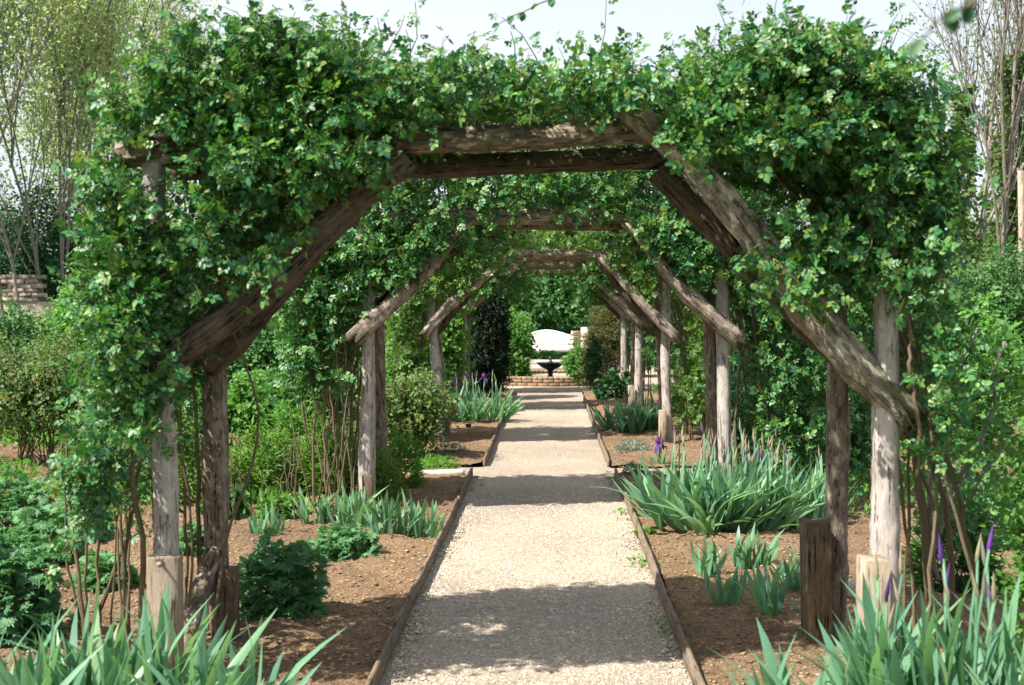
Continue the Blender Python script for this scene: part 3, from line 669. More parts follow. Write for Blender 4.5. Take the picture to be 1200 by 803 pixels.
# ------------------------------------------------------------------ iris
def blade(seed, w=.042, bend=.25, segs=7):
    rg = np.random.default_rng(seed); t = np.linspace(0, 1, segs+1)
    wd = w*np.array([.72, .9, 1, 1, .97, .85, .55, .03])[:segs+1]*.5
    by = bend*t**2.4; bx = .03*np.sin(t*3+rg.random()*6)*t
    cx, cy, cz = bx, by, t*(1-.12*bend*t)
    L_ = np.stack([cx-wd, cy+.1*wd, cz], -1); Mi = np.stack([cx, cy-.12*wd, cz], -1); R_ = np.stack([cx+wd, cy+.1*wd, cz], -1)
    V = np.stack([L_, Mi, R_], 1).reshape(-1, 3); i = np.arange(segs)[:, None]*3; j = np.arange(2)[None]
    Q = np.stack([i+j, i+j+1, i+3+j+1, i+3+j], -1).reshape(-1, 4)
    W = V.copy(); W[:, 2] = t.repeat(3); return V, Q, W
BL = []
for k, (w_, b_) in enumerate(((.075, .05), (.065, .18), (.08, .3), (.06, .42), (.085, .12), (.07, .6))):
    V, Q, W = blade(k, w_, b_); BL.append(make_mesh('leaf', V, Q, M['iris'], wc=W))
def flower_mesh():
    g = Geo()
    for k in range(3):
        a = k*2*PI/3
        for up in (0, 1):
            t = np.linspace(0, 1, 6); wd = np.array([.15, .45, .8, 1, .8, .25])*.024
            if up: r = .028*np.sin(t*PI*.8); z = .085*t
            else: r = .07*np.sin(t*PI*.55); z = .02-.10*t**2+.02*t
            aa = a+up*PI/3; c, s = math.cos(aa), math.sin(aa)
            ctr = np.stack([r*c, r*s, z], -1); sd_ = np.array([-s, c, 0])
            ruff = .006*np.array([1, -1, 1, -1, 1, -1])
            V = np.stack([ctr-sd_*wd[:, None]+np.array([0, 0, 1])*ruff[:, None], ctr, ctr+sd_*wd[:, None]-np.array([0, 0, 1])*ruff[:, None]], 1).reshape(-1, 3)
            i = np.arange(5)[:, None]*3; j = np.arange(2)[None]; g.put(V, None, np.stack([i+j, i+j+1, i+3+j+1, i+3+j], -1).reshape(-1, 4))
    return make_mesh('flower', np.concatenate(g.V), [np.concatenate(g.Q)], M['purple'], smooth=True)
def bud_mesh(m):
    g = Geo(); lathe(g, (0, 0, 0), [(.001, 0), (.006, .012), (.0085, .035), (.0065, .06), (.003, .09), (.0005, .11)], 7); return make_mesh('bud', np.concatenate(g.V), [np.concatenate(g.Q)], m, smooth=True)
FLO = flower_mesh(); BUD = bud_mesh(M['bud']); PBUD = bud_mesh(M['purple'])
def stalk_mesh():
    g = Geo(); tube(g, [(0, 0, 0), (.01, 0, .35), (0, .01, .7), (.005, 0, 1)], [.009, .008, .006, .005], 5); return make_mesh('stalk', np.concatenate(g.V), [np.concatenate(g.T), np.concatenate(g.Q)], M['iris'], smooth=True, wc=np.concatenate(g.W)*np.array([1, 1, .3]))
STK = stalk_mesh()
def iris(label, x, y, rx, ry, fans, per, h, stalks=0, flowers=0, tilt=.55, group=None, wide=1.0, pbud=.15, z=.02, stalkh=1.25, limit=300):
    t = thing('iris_clump', (x, y, z), label, 'iris', group)
    cnt = 0
    for f in range(fans):
        a = R.random()*2*PI; r = math.sqrt(R.random()); fx, fy = r*rx*math.cos(a), r*ry*math.sin(a); pl = R.random()*PI
        lean = Vector((fx/rx*tilt*.55, fy/ry*tilt*.45, 0))
        for k in range(per):
            if cnt >= limit: break
            u = (k-(per-1)/2)/max(1, (per-1)/2)
            o = bpy.data.objects.new('leaf', BL[R.integers(0, 6)]); C.objects.link(o); o.parent = t
            off = u*.03; o.location = (fx+off*math.cos(pl), fy+off*math.sin(pl), -.02)
            di = Vector((math.cos(pl)*u*tilt, math.sin(pl)*u*tilt, 1))+lean+Vector((R.normal()*.06, R.normal()*.06, 0))
            q = di.to_track_quat('Z', 'Y'); e = q.to_matrix()@Euler((0, 0, R.normal()*.5+(pl if R.random() < .5 else pl+PI))).to_matrix()
            o.rotation_euler = e.to_euler(); hh = h*(1-.25*abs(u))*(.72+.4*R.random()); o.scale = (hh**.5*wide*.78, hh, hh); cnt += 1
    for s in range(stalks):
        a = R.random()*2*PI; r = math.sqrt(R.random())*.85; hh = h*(stalkh*.8+.3*R.random())
        o = bpy.data.objects.new('stalk', STK); C.objects.link(o); o.parent = t; o.location = (r*rx*math.cos(a), r*ry*math.sin(a), 0); o.scale = (1, 1, hh)
        tl = (R.normal()*.05, R.normal()*.05); o.rotation_euler = (tl[0], tl[1], 0)
        top = o.location+Vector((0, 0, 1)).copy()*0+Euler((tl[0], tl[1], 0)).to_matrix()@Vector((0, 0, hh))
        kind = FLO if s < flowers else (PBUD if R.random() < pbud else BUD)
        b = bpy.data.objects.new('flower' if kind is FLO else 'bud', kind); C.objects.link(b); b.parent = t
        b.location = top+Vector((0, 0, -.02)); b.rotation_euler = (R.normal()*.15, R.normal()*.15, R.random()*6)
        b2 = bpy.data.objects.new('bud', BUD); C.objects.link(b2); b2.parent = t
        b2.location = o.location+Euler((tl[0], tl[1], 0)).to_matrix()@Vector((.008, 0, hh*.8)); b2.rotation_euler = (0, .25, R.random()*6)
    return t
def iris_at(label, px, d, rxpx, ry, fans, per, toppy, **k):
    g0 = P(px, 400, d); h = P(px, toppy, d)[2]-.02; iris(label, g0[0], d, rxpx*d/1500, ry, fans, per, h, **k)
iris_at('large clump of iris leaves at the bottom left corner', 40, 4.35, 110, .3, 24, 7, 712, tilt=.6)
iris_at('foreground iris clump in front of the pale new stake', 165, 4.5, 70, .22, 20, 7, 698, tilt=.55)
iris_at('foreground iris clump leaning toward bare mulch on the left', 255, 4.35, 45, .2, 10, 6, 732, tilt=.75)
iris_at('foreground iris clump spreading left beside the path, lower right', 978, 4.4, 70, .22, 16, 6, 728, tilt=.75)
iris_at('tall foreground iris clump with buds in front of pale stake', 1085, 4.5, 62, .25, 20, 7, 690, tilt=.45, stalks=6, pbud=.2, stalkh=1.2)
iris_at('tall iris clump with buds at the bottom right corner', 1175, 4.3, 62, .3, 22, 7, 682, tilt=.45, stalks=5, pbud=.1, stalkh=1.15)
iris_at('huge fanning iris clump with pink buds beside the right edging', 835, 9.4, 66, .36, 42, 7, 518, tilt=.95, stalks=24, flowers=0, pbud=.05, wide=.95, stalkh=1.05)
iris_at('dense narrow leaved iris clump against the rear right post', 925, 9.6, 50, .36, 38, 7, 530, tilt=.5, stalks=18, pbud=.03, wide=.75, stalkh=1.05)
iris_at('iris with one open purple flower beside a silvery mat', 775, 13.2, 9, .08, 3, 5, 520, stalks=3, flowers=2, stalkh=1.1, tilt=.4)
iris_at('bright iris clump with pink stalks left of the far path', 558, 18.1, 34, .32, 34, 7, 452, tilt=.85, stalks=14, flowers=2, stalkh=1.25, pbud=.1)
iris_at('iris clump with pale buds right of the far path', 742, 16.7, 32, .3, 34, 7, 462, tilt=.7, stalks=8, pbud=.1, stalkh=1.1)
for i, (px, by, tp, f, lb) in enumerate([(825, 680, 622, 3, 'small iris tuft nearest the right edging board, set in mulch'), (850, 712, 655, 3, 'small iris tuft in front of two others on the right mulch'), (866, 668, 615, 3, 'small iris tuft just below the huge fanning clump'),
        (905, 728, 652, 4, 'leafiest small iris tuft on shaded mulch left of brown stake'), (935, 692, 640, 4, 'small iris tuft touching the left side of brown stake'), (898, 668, 622, 3, 'small pale iris tuft behind the leafiest small one'), (950, 728, 690, 2, 'low iris tuft at the foot of brown stake')]):
    g0 = G(px, by); iris(lb, g0[0], g0[1], .07, .07, f+1, 5, P(px, tp-1, g0[1])[2], tilt=.42, group='small iris tufts on the right mulch', wide=1.1)
for i, (px, by, tp, f, lb) in enumerate([(372, 618, 576, 5, 'small iris tuft at the foot of the second arch left post'), (412, 622, 570, 6, 'broad small iris tuft behind the low cut leaved plant'), (458, 634, 574, 6, 'tall small iris tuft on the left mulch'), (493, 634, 588, 4, 'small iris tuft closest to the left edging board'), (310, 628, 596, 3, 'small iris tuft among thin canes on left'), (590, 0, 0, 0, '')][:5]):
    g0 = G(px, by); iris(lb, g0[0], g0[1], .11, .08, f+3, 5, P(px, tp-4, g0[1])[2], tilt=.35, group='small iris tufts on the left mulch')

# ------------------------------------------------------------------ mounded leafy plants
def mound(label, x, y, rx, ry, h, n, ls, tm=PALM, m='bluegreen', nobj=0, cat='plant', name='leafy_plant', group=None, up=.5):
    t = thing(name, (x, y, .02), label, cat, group)
    u = rnd(n); u[:, 2] = np.abs(u[:, 2]); lob = 1+.16*np.sin(u[:, 0]*7+x*3)*np.cos(u[:, 1]*6+y)+.10*np.sin(u[:, 2]*11+u[:, 0]*9)
    rr = (.45+.6*R.random(n)**.5)*lob
    p = np.array([x, y, 0])+u*np.array([rx, ry, h])*rr[:, None]; p[:, 2] += .015
    d = unit(u*np.array([1, 1, .3])+rnd(n)*.6); nr = unit(u*.6+np.array([0, 0, up])+rnd(n)*.45); sz = ls*(.7+.6*R.random(n))
    st = Geo()
    for k in range(26):
        q = p[k]; tube(st, [(x+R.normal()*rx*.2, y+R.normal()*ry*.2, 0), ((x+q[0])/2, (y+q[1])/2, q[2]*.7), tuple(q)], [.004, .003, .002], 3, False)
    st.build('stem', M['cane'], t)
    k = 0
    if nobj:
        key = p[:, 1]-p[:, 2]*.5; idx = np.argsort(key)[:nobj]; leaf_objects('leaf', tm, p[idx], d[idx], nr[idx], sz[idx], M[m], t); mask = np.ones(n, bool); mask[idx] = False
        p, d, nr, sz = p[mask], d[mask], nr[mask], sz[mask]
    g = Geo(); leaves(g, tm, p, d, nr, sz); g.build('foliage', M[m], t, kind='stuff')
    return t
def mound_at(label, px, base, rpx, toppy, n, ls, **k):
    g0 = G(px, base); d = g0[1]+rpx*g0[1]/1500*.7; x = P(px, 400, d)[0]; h = P(px, toppy, d)[2]
    return mound(label, x, d, rpx*d/1500, rpx*d/1500*.9, h, n, ls, **k)
mound_at('bushy cut leaved plant on mulch right of the dark stake', 325, 735, 52, 640, 950, .05, nobj=260)
mound_at('low cut leaved plant in front of small irises', 403, 658, 38, 622, 480, .05, nobj=150)
mound_at('dark cut leaved mound at the left edge, behind foreground iris', 8, 770, 62, 640, 800, .06, nobj=200)
mound_at('cut leaved mound left of the bare rose canes', 48, 672, 42, 600, 650, .055, nobj=120)
mound_at('small cut leaved plant between the two left posts', 224, 658, 18, 618, 260, .05)
mound_at('bluish cut leaved mound at far left edge', 12, 640, 50, 560, 600, .06, m='bluegreen')
mound_at('cut leaved mound behind another on the far left', 95, 640, 30, 575, 400, .055)
mound_at('dark fern like clump behind the right far irises', 722, 470, 22, 438, 500, .10, tm=SL, m='dark')
mound_at('silvery mat plant near the right far edging', 742, 532, 20, 518, 500, .05, tm=NEEDLE, m='silver')
mound_at('silvery mat plant at the right end of cross path', 745, 560, 12, 545, 260, .05, tm=NEEDLE, m='silver')
mound_at('silvery mat plant on the left far bed', 527, 536, 18, 520, 400, .05, tm=NEEDLE, m='silver')
mound_at('feathery green plant beside the second arch left post', 470, 575, 22, 510, 1300, .07, tm=NEEDLE, m='bright')
mound_at('feathery bright green patch beside the left stone slab', 510, 556, 26, 538, 900, .05, tm=NEEDLE, m='bright')
mound_at('low weed at the foot of right edging', 757, 630, 9, 622, 60, .04, tm=SL, m='bright')
mound_at('tall feathery green plant between the two left posts', 215, 600, 38, 500, 1600, .10, tm=NEEDLE, m='grass')
mound_at('wide feathery green patch right of rear left post', 305, 590, 42, 510, 2000, .09, tm=NEEDLE, m='grass')
mound_at('light feathery plants among canes left of second arch', 385, 588, 40, 500, 2200, .09, tm=NEEDLE, m='grass')
mound_at('feathery light plant behind the second arch iris tufts', 345, 570, 45, 480, 2200, .1, tm=NEEDLE, m='bright')
mound_at('airy grassy plant left of the front left post', 130, 590, 45, 490, 2200, .1, tm=NEEDLE, m='grass')
mound_at('grassy tuft at the foot of the olive bush', 445, 590, 25, 535, 900, .08, tm=NEEDLE, m='grass')
mound_at('light green feathery plant far behind the left strut', 180, 560, 45, 480, 1800, .09, tm=NEEDLE, m='bright')
mound_at('low leafy perennial left of the small iris tufts', 262, 610, 26, 572, 380, .05, m='mid')
mound_at('leafy perennial among feathery plants on the left', 330, 612, 24, 585, 380, .045, m='bright')
mound_at('leafy cut leaved plant around the bare canes, left', 120, 700, 34, 655, 420, .05)
mound_at('feathery green plant right of the front right post', 1120, 700, 45, 590, 1800, .09, tm=NEEDLE, m='mid')
mound_at('feathery blue green plant near the right edge', 1150, 650, 40, 560, 1500, .09, tm=NEEDLE, m='bluegreen')

# ------------------------------------------------------------------ shrubs
def shrub(label, px, d, wpx, toppy, n, ls, m, tm=SL2, cat='shrub', name='shrub', canes=8, low=.12, fill=.5, group=None, ry=None, shape=1.0, caner=.007, cane_m='bark', basepy=None, extra=None):
    x = P(px, 400, d)[0]; H = P(px, toppy, d)[2]; rx = wpx*d/1500; ry = ry or rx*.9
    t = thing(name, (x, d, 0), label, cat, group)
    if d > 15 and tm is SL2: ls *= .74; n = int(n*1.6)
    ph = R.random(6)*6
    ns = n//6; u = rnd(ns); rr = R.random(ns)**fill
    lob = 1+.2*np.sin(u[:, 0]*5+ph[0]+u[:, 2]*4)+.15*np.sin(u[:, 1]*7+ph[1])+.12*np.sin(u[:, 2]*9+u[:, 0]*6+ph[2])
    zc = H*(.5+low/2); hz = H*(.5-low/2)
    s = np.array([x, d, zc])+u*np.array([rx, ry, hz])*(rr*lob*.86)[:, None]
    if shape != 1.0: f = 1-shape*np.clip((s[:, 2]-zc)/hz, -1, 1); s[:, 0] = x+(s[:, 0]-x)*f; s[:, 1] = d+(s[:, 1]-d)*f
    s[:, 2] = np.maximum(s[:, 2], .03)
    pp, dd = shoots(s, u+rnd(ns)*.7+np.array([0, 0, .5]), np.full(ns, .14*max(H, .7)*.9)*(.6+.8*R.random(ns)), .04, 6, .3)
    k = len(pp); nr = unit(rnd(k)*.7+np.array([-.2, -.35, .7]))
    g = Geo(); leaves(g, tm, pp, dd, nr, ls*(.6+.8*R.random(k))); g.build('foliage', M[m], t, kind='stuff')
    for c in range(canes):
        a = R.random()*6.28; e = s[R.integers(0, ns)]; b = np.array([x+math.cos(a)*rx*.25, d+math.sin(a)*ry*.25, -.04])
        mid = b*.5+e*.5+np.array([R.normal()*.06*H, R.normal()*.06*H, .08*H]); g = Geo()
        u_ = np.linspace(0, 1, 9)[:, None]; pts = b*(1-u_)**2+2*mid*u_*(1-u_)+e*u_**2+R.normal(size=(9, 3))*.008*H
        tube(g, pts, np.linspace(caner, caner*.4, 9), 5); g.build('stem', M[cane_m], t, smooth=True)
    return t
# left garden, near to far
shrub('olive green rose bush with bare lower canes at the left edge', 40, 13, 85, 400, 14000, .045, 'olive', canes=30, low=.2, fill=.8)
shrub('rose bush behind the bare canes of the left arch', 130, 12.0, 48, 455, 6500, .045, 'mid', canes=16, low=.2, fill=.8)
shrub('bright leafy bush seen between the two left posts', 222, 13.5, 40, 470, 4500, .07, 'mid', canes=8)
shrub('low leafy bush right of the rear left post', 300, 13.8, 58, 440, 7000, .055, 'bright', canes=10, low=.2)
shrub('leafy rose bush left of the second arch', 365, 12.6, 40, 400, 5000, .06, 'mid', canes=16, low=.2)
shrub('fine leaved olive bush behind second arch left post', 482, 13.6, 50, 436, 9000, .042, 'olive', canes=30, low=.05, tm=SL2, fill=.75)
shrub('green bush filling behind the olive bush', 470, 15.5, 50, 400, 7000, .06, 'bright', canes=6)
shrub('tall leafy shrub behind the second arch left side', 400, 17.5, 55, 300, 9000, .08, 'mid')
shrub('round mid green shrub at middle left', 300, 18.5, 62, 370, 8000, .08, 'mid')
shrub('bright shrub seen through the left braces', 330, 23, 60, 320, 8000, .1, 'bright')
shrub('bright green shrub beyond the left rose bushes', 95, 21, 55, 350, 9000, .09, 'bright')
shrub('shaded shrub left of the bright one', 12, 19, 50, 362, 6000, .09, 'mid')
shrub('leafy shrub seen behind left column of roses', 200, 20, 60, 345, 8000, .09, 'mid')
shrub('dark low shrub beyond the left rose bush', 75, 16.5, 50, 395, 5000, .08, 'mid')
shrub('bright leafy bush left of the dark yew', 512, 19.8, 30, 330, 6000, .09, 'bright')
shrub('slim bright shrub right of the dark yew', 606, 27.0, 14, 372, 3500, .09, 'bright', low=.02)
# right garden
shrub('dark dense rose bush beside the second arch right posts', 905, 12.6, 60, 395, 12000, .06, 'dark', canes=10, low=.02)
shrub('dark rose bush low behind the rear right post', 975, 11.8, 45, 430, 7000, .06, 'mid', canes=12, low=.02)
shrub('pale green bush left of the third arch right posts', 812, 17.5, 28, 430, 5000, .06, 'olive', canes=10, low=.02)
shrub('bright green bush beyond the rear right post', 950, 14.5, 50, 380, 8000, .07, 'bright')
shrub('leafy bush far behind the front right post', 1040, 14.5, 60, 350, 9000, .075, 'mid')
shrub('bright bush behind the bare crooked stems', 1130, 13.5, 65, 370, 11000, .07, 'bright')
shrub('sunlit hedge like shrub at upper right', 1170, 20, 60, 300, 9000, .09, 'mid')
shrub('shrub beyond the right column of roses', 1060, 21, 60, 320, 8000, .09, 'bright')
shrub('shrub seen below the right arch brace', 930, 20, 70, 330, 8000, .09, 'mid')
shrub('near leafy bush at the right picture edge', 1256, 5.2, 30, 392, 9000, .032, 'bright', canes=6, low=.02, tm=SL, fill=.4)
shrub('bronze columnar conifer right of the fountain', 712, 26.2, 24, 352, 11000, .08, 'brownish', low=.0, tm=NEEDLE, shape=.25, cat='conifer', name='columnar_conifer')
shrub('dark slim conifer in front of the bronze one', 697, 25.2, 8, 392, 3000, .07, 'dark', low=.0, tm=NEEDLE, shape=.2, cat='conifer', name='columnar_conifer')
shrub('light green bush right of the fountain bowl', 680, 26.6, 17, 405, 5000, .07, 'bright', low=.0)
shrub('dark columnar yew on the left of the far path', 568, 22.6, 15, 322, 36000, .10, 'yew', low=.0, tm=NEEDLE, shape=.12, cat='yew', name='columnar_yew', fill=.35, canes=3)
shrub('leafy bush at the right end of the court', 745, 30, 30, 370, 6000, .1, 'mid')
shrub('leafy bush behind the left end of the bench', 596, 36, 22, 365, 5000, .12, 'bright')
# crooked bare shrub, right
t = thing('bare_shrub', G(1100, 690), 'crooked lichened bare stems right of the front right post', 'shrub')
def stem(pts, r, parent=t, m='treebark', nm='stem'):
    g = Geo(); pts = np.array(pts); k = len(pts); u = np.linspace(0, k-1, k*4); q = np.stack([np.interp(u, np.arange(k), pts[:, a]) for a in range(3)], -1); q[1:-1] += R.normal(size=(len(q)-2, 3))*.006
    tube(g, q, np.linspace(r, r*.45, len(q)), 7); g.build(nm, M[m], parent, smooth=True)
D = 6.9
stem([P(1090, 660, D), P(1105, 600, D), P(1150, 510, D+.1), P(1168, 470, D+.1), P(1162, 440, D), P(1178, 400, D)], .017)
stem([P(1085, 650, D), P(1090, 560, D-.1), P(1130, 500, D), P(1135, 455, D), P(1128, 420, D), P(1145, 385, D+.1)], .015)
stem([P(1135, 470, D), P(1160, 455, D), P(1175, 440, D), P(1188, 428, D)], .010)
stem([P(1100, 680, D), P(1086, 610, D), P(1072, 540, D)], .013)
stem([P(1095, 640, D), P(1130, 560, D+.2), P(1160, 480, D+.3)], .009)
stem([P(1110, 640, D), P(1150, 560, D-.2), P(1190, 510, D)], .007)
stem([P(1085, 600, D), P(1075, 520, D), P(1085, 440, D), P(1070, 400, D)], .008)
g = Geo(); n = 900; base_ = np.stack([P(x, y, D)for x, y in zip(1080+R.random(n)*110, 380+R.random(n)*260)]); base_[:, 1] += R.normal(size=n)*.25
leaves(g, SL, base_, rnd(n), unit(rnd(n)*.6+np.array([0, -.3, .8])), .035+.02*R.random(n)); g.build('foliage', M['mid'], t, kind='stuff')
# thin canes standing in the left beds
t = thing('rose_canes', G(80, 690), 'thin bare rose canes rising left of the front post', 'rose bush')
for k in range(9):
    px = 88+R.random()*75; d = 5.9+R.random()*.6; b = P(px, 650, d); b[2] = 0; e = P(px+R.normal()*22, 450+R.random()*90, d); stem([b, b*.5+e*.5+R.normal(size=3)*.03, e], .006+R.random()*.007, t, 'bark', 'cane')
t = thing('rose_canes', G(290, 600), 'thin young canes standing behind the bushy cut leaved plant', 'rose bush')
for k in range(14):
    px = 268+R.random()*90; d = 9+R.random()*1.5; b = P(px, 600, d); b[2] = 0; e = P(px+R.normal()*10, 505+R.random()*50, d); stem([b, b*.5+e*.5+R.normal(size=3)*.03, e], .006, t, 'bark', 'cane')
t = thing('rose_canes', G(400, 600), 'tangled bare canes climbing left of the second arch', 'rose bush')
for k in range(22):
    px = 368+R.random()*50; d = 9.8+R.random()*1.2; b = P(px, 600, d); b[2] = 0; e = P(px+R.normal()*25, 330+R.random()*150, d); stem([b, b*.5+e*.5+R.normal(size=3)*.06, e], .008, t, 'bark', 'cane')

# ground cover in the beds
g = Geo()
n = 90000; x = np.where(R.random(n) < .62, -1.7-R.random(n)*8, 1.9+R.random(n)*6); y = 9.6+R.random(n)*15
k = (np.sin(x*2.1+1)*np.cos(y*1.7)+.6*np.sin(x*4.3+y*3.1)) > -.35; x, y = x[k], y[k]; n = len(x)
leaves(g, SL2+NEEDLE*2, np.stack([x, y, .03+R.random(n)*.12], -1), unit(rnd(n)+np.array([0, 0, 1.3])), rnd(n), .035+.05*R.random(n))
tagit(g.build('ground_cover', M['bright'], kind='stuff'), 'low green weeds and seedlings covering the side beds', 'ground cover')
g = Geo(); n = 700; x = np.where(R.random(n) < .6, PR-.03-np.abs(R.normal(size=n))*.05, PR+.04+np.abs(R.normal(size=n))*.05); y = 4.8+R.random(n)*7.5
kk = np.sin(y*3.3)+np.sin(y*7.1) > .7; x, y = x[kk], y[kk]; n = len(x)
leaves(g, SL2, np.stack([x, y, .01+R.random(n)*.03], -1), unit(rnd(n)+np.array([0, 0, .6])), rnd(n), .018+.02*R.random(n))
tagit(g.build('path_weeds', M['bright'], kind='stuff'), 'tiny green weeds along the right edging board', 'weeds')

# ------------------------------------------------------------------ trees
def branches(base, H, spread, r0, levels, nb, rg, up=.6, lean=(0, 0)):
    segs = []; tips = []
    def grow(p, d, L_, r, lv):
        k = 6; pts = [p]; dd = d.copy()
        for i in range(k):
            dd = unit(dd+rg.normal(size=3)*.09+np.array([0, 0, .05*up])); pts.append(pts[-1]+dd*L_/k)
        segs.append((np.array(pts), r, r*.45, lv))
        if lv >= levels: tips.append(np.array(pts)); return
        for i in range(nb):
            f = .3+.7*(i+rg.random())/nb; idx = min(k, int(f*k)); q = pts[idx]
            sd_ = unit(np.cross(dd, rg.normal(size=3))); nd = unit(dd*(up+.35)+sd_*spread+np.array([0, 0, up*.35])); grow(q, nd, L_*(.42+.25*rg.random()), r*.5, lv+1)
        tips.append(np.array(pts[-3:]))
    grow(np.asarray(base, float), unit(np.array([lean[0], lean[1], 1.])), H, r0, 0)
    return segs, tips
def tree(label, px, d, H, trunks, m, nl, ls, spread=.5, r0=.12, levels=3, nb=6, seed=1, name='tree', ivy=0, tm=SL2, up=.8, width=.5, jit=.45, cat='tree'):
    rg = np.random.default_rng(seed); x = P(px, 400, d)[0]; t = thing(name, (x, d, 0), label, cat)
    tk = Geo(); br = Geo(); tips = []
    for k in range(trunks):
        b = (x+rg.normal()*.25*(trunks > 1), d+rg.normal()*.3*(trunks > 1), -.1)
        sg, tp = branches(b, H*(.6+.15*rg.random()), spread, r0, levels, nb, rg, up, (rg.normal()*.16*(trunks > 1), rg.normal()*.1)); tips += tp
        for pts, a, c, lv in sg: tube(tk if lv == 0 else br, pts, np.linspace(a, c, len(pts)), 7 if lv == 0 else (4 if lv == 1 else 3), False)
    tk.build('trunk', M['treebark'], t, smooth=True); br.build('branches', M['treebark'], t, kind='stuff')
    if nl:
        tp = np.concatenate(tips); p = tp[rg.integers(0, len(tp), nl)]+rg.normal(size=(nl, 3))*jit
        g = Geo(); leaves(g, tm, p, rnd(nl)+np.array([0, 0, .2]), unit(rnd(nl)+np.array([-.2, -.3, .6])), ls*(.6+.8*R.random(nl))); g.build('crown', M[m], t, kind='stuff')
    if ivy:
        g = Geo(); z = R.random(ivy)**1.4*H*.6; a = R.random(ivy)*6.28; rr = (.08+.38*R.random(ivy)**1.5+.12*np.sin(z*3))*(1.05-z/H)
        leaves(g, SL2, np.stack([x+np.cos(a)*rr, d+np.sin(a)*rr, z], -1), unit(np.stack([np.cos(a), np.sin(a), a*0-.6], -1)), rnd(ivy), .13+.06*R.random(ivy)); g.build('ivy', M['olive'], t, kind='stuff')
    return t
tree('tall pale spring tree at the top left corner', 10, 30, 12, 3, 'pale', 17000, .10, .45, .05, seed=3)
tree('tall pale multi stemmed tree second from the left', 75, 32, 12.5, 3, 'pale', 17000, .10, .45, .05, seed=5)
tree('pale tree close to the left side of the nearest arch', 130, 36, 12, 2, 'pale', 14000, .10, .45, .05, seed=8)
tree('tree with dark leaf sprays above the pale ones', 100, 40, 15, 2, 'bluegreen', 5000, .2, .5, .1, seed=12)
tree('bare twiggy tree at the top right corner', 1185, 27, 11.5, 1, 'olive', 1500, .08, .42, .10, seed=21, ivy=3500)
tree('bare ivy wrapped tree left of the corner one', 1125, 29, 11, 1, 'olive', 1500, .08, .45, .08, seed=25, ivy=3000)
tree('bare tree with pale bark beyond the ivy wrapped ones', 1165, 34, 13, 1, 'pale', 2500, .1, .4, .1, seed=28, ivy=2000)
shrub('dark round evergreen beneath the pale trees', 45, 33, 72, 228, 16000, .13, 'dark', low=.0, cat='evergreen', name='evergreen_bush', fill=.35)
shrub('bright green bush in front of the dark evergreen', 130, 25, 45, 290, 8000, .11, 'bright', low=.0)
shrub('sunlit large leaved climber thicket behind the white bench', 645, 45.5, 78, 296, 12000, .2, 'mid', low=.0, canes=4, fill=.35)
hs = [(-60, 48, 90, 200, 'mid'), (180, 44, 80, 262, 'bright'), (300, 50, 80, 250, 'mid'), (400, 46, 70, 262, 'dark'), (480, 52, 70, 255, 'bright'), (560, 55, 60, 262, 'mid'), (640, 58, 60, 268, 'bright'), (715, 54, 55, 262, 'mid'), (800, 50, 60, 262, 'bright'), (880, 48, 60, 280, 'mid'), (960, 52, 60, 275, 'dark'), (1050, 46, 70, 265, 'mid'), (1150, 44, 60, 262, 'olive'), (1250, 46, 70, 262, 'mid')]
nms = ['far left', 'left of the left arch posts', 'behind the left arch brace', 'behind the second arch, left', 'left of centre', 'just left of the bench', 'straight beyond the bench', 'just right of the bench', 'right of centre', 'behind the right braces', 'behind the rear right post', 'behind the front right post', 'below the bare trees', 'far right']
for (px, d, wp, tp, m_), nn in zip(hs, nms):
    shrub(f'broad {dict(mid="mid green", bright="bright green", dark="dark green", olive="olive green")[m_]} tree on the horizon, {nn}', px, d, wp*1.15, tp, 8000, .22, m_, cat='tree', name='horizon_tree', canes=3, low=.0, caner=.12, cane_m='treebark', fill=.35)

# ------------------------------------------------------------------ pool, fountain, bench
PC = (-.02, 27.9)
t = thing('pool', (PC[0], PC[1], 0), 'round brick rimmed pool at the end of the path', 'pool')
g = Geo(); rO, rI = 1.62, 1.42
lathe(g, (PC[0], PC[1], 0), [(rI, -.05), (rI, .135), (rO-.01, .135), (rO-.01, -.05)], 80); g.build('rim_wall', M['mortar'], t)
bm_ = Geo(); box(bm_, (0, 0, 0), (.205, .07, .062), 0, .006); me = make_mesh('brick', np.concatenate(bm_.V), [np.concatenate(bm_.T), np.concatenate(bm_.Q)], M['brick'])
cm_ = Geo(); box(cm_, (0, 0, 0), (.10, .23, .05), 0, .007); me2 = make_mesh('brick', np.concatenate(cm_.V), [np.concatenate(cm_.T), np.concatenate(cm_.Q)], M['brick'])
nbk = 46
for row in range(2):
    for k in range(nbk):
        a = (k+.5*row)*2*PI/nbk; 
        if math.sin(a) > .35: continue
        o = bpy.data.objects.new('brick', me); C.objects.link(o); o.parent = t
        o.location = ((rO-.02+R.normal()*.002)*math.cos(a), (rO-.02)*math.sin(a), .032+row*.072); o.rotation_euler = (0, 0, a+PI/2)
for k in range(90):
    a = k*2*PI/90; o = bpy.data.objects.new('coping_brick', me2); C.objects.link(o); o.parent = t
    o.location = ((rO-.1)*math.cos(a), (rO-.1)*math.sin(a), .163+R.normal()*.002); o.rotation_euler = (0, 0, a+PI/2)
g = Geo(); aa = np.arange(48)*2*PI/48; V = np.concatenate([np.stack([PC[0]+rI*np.cos(aa), PC[1]+rI*np.sin(aa), aa*0+.06], -1), [[PC[0], PC[1], .06]]]); g.put(V, np.stack([np.arange(48), (np.arange(48)+1) % 48, np.full(48, 48)], -1)); g.build('water', M['water'], t)
t = thing('fountain', (.0, PC[1], .06), 'dark bronze bowl fountain with figure standing in the pool', 'fountain')
fx = P(645, 430, PC[1])[0]
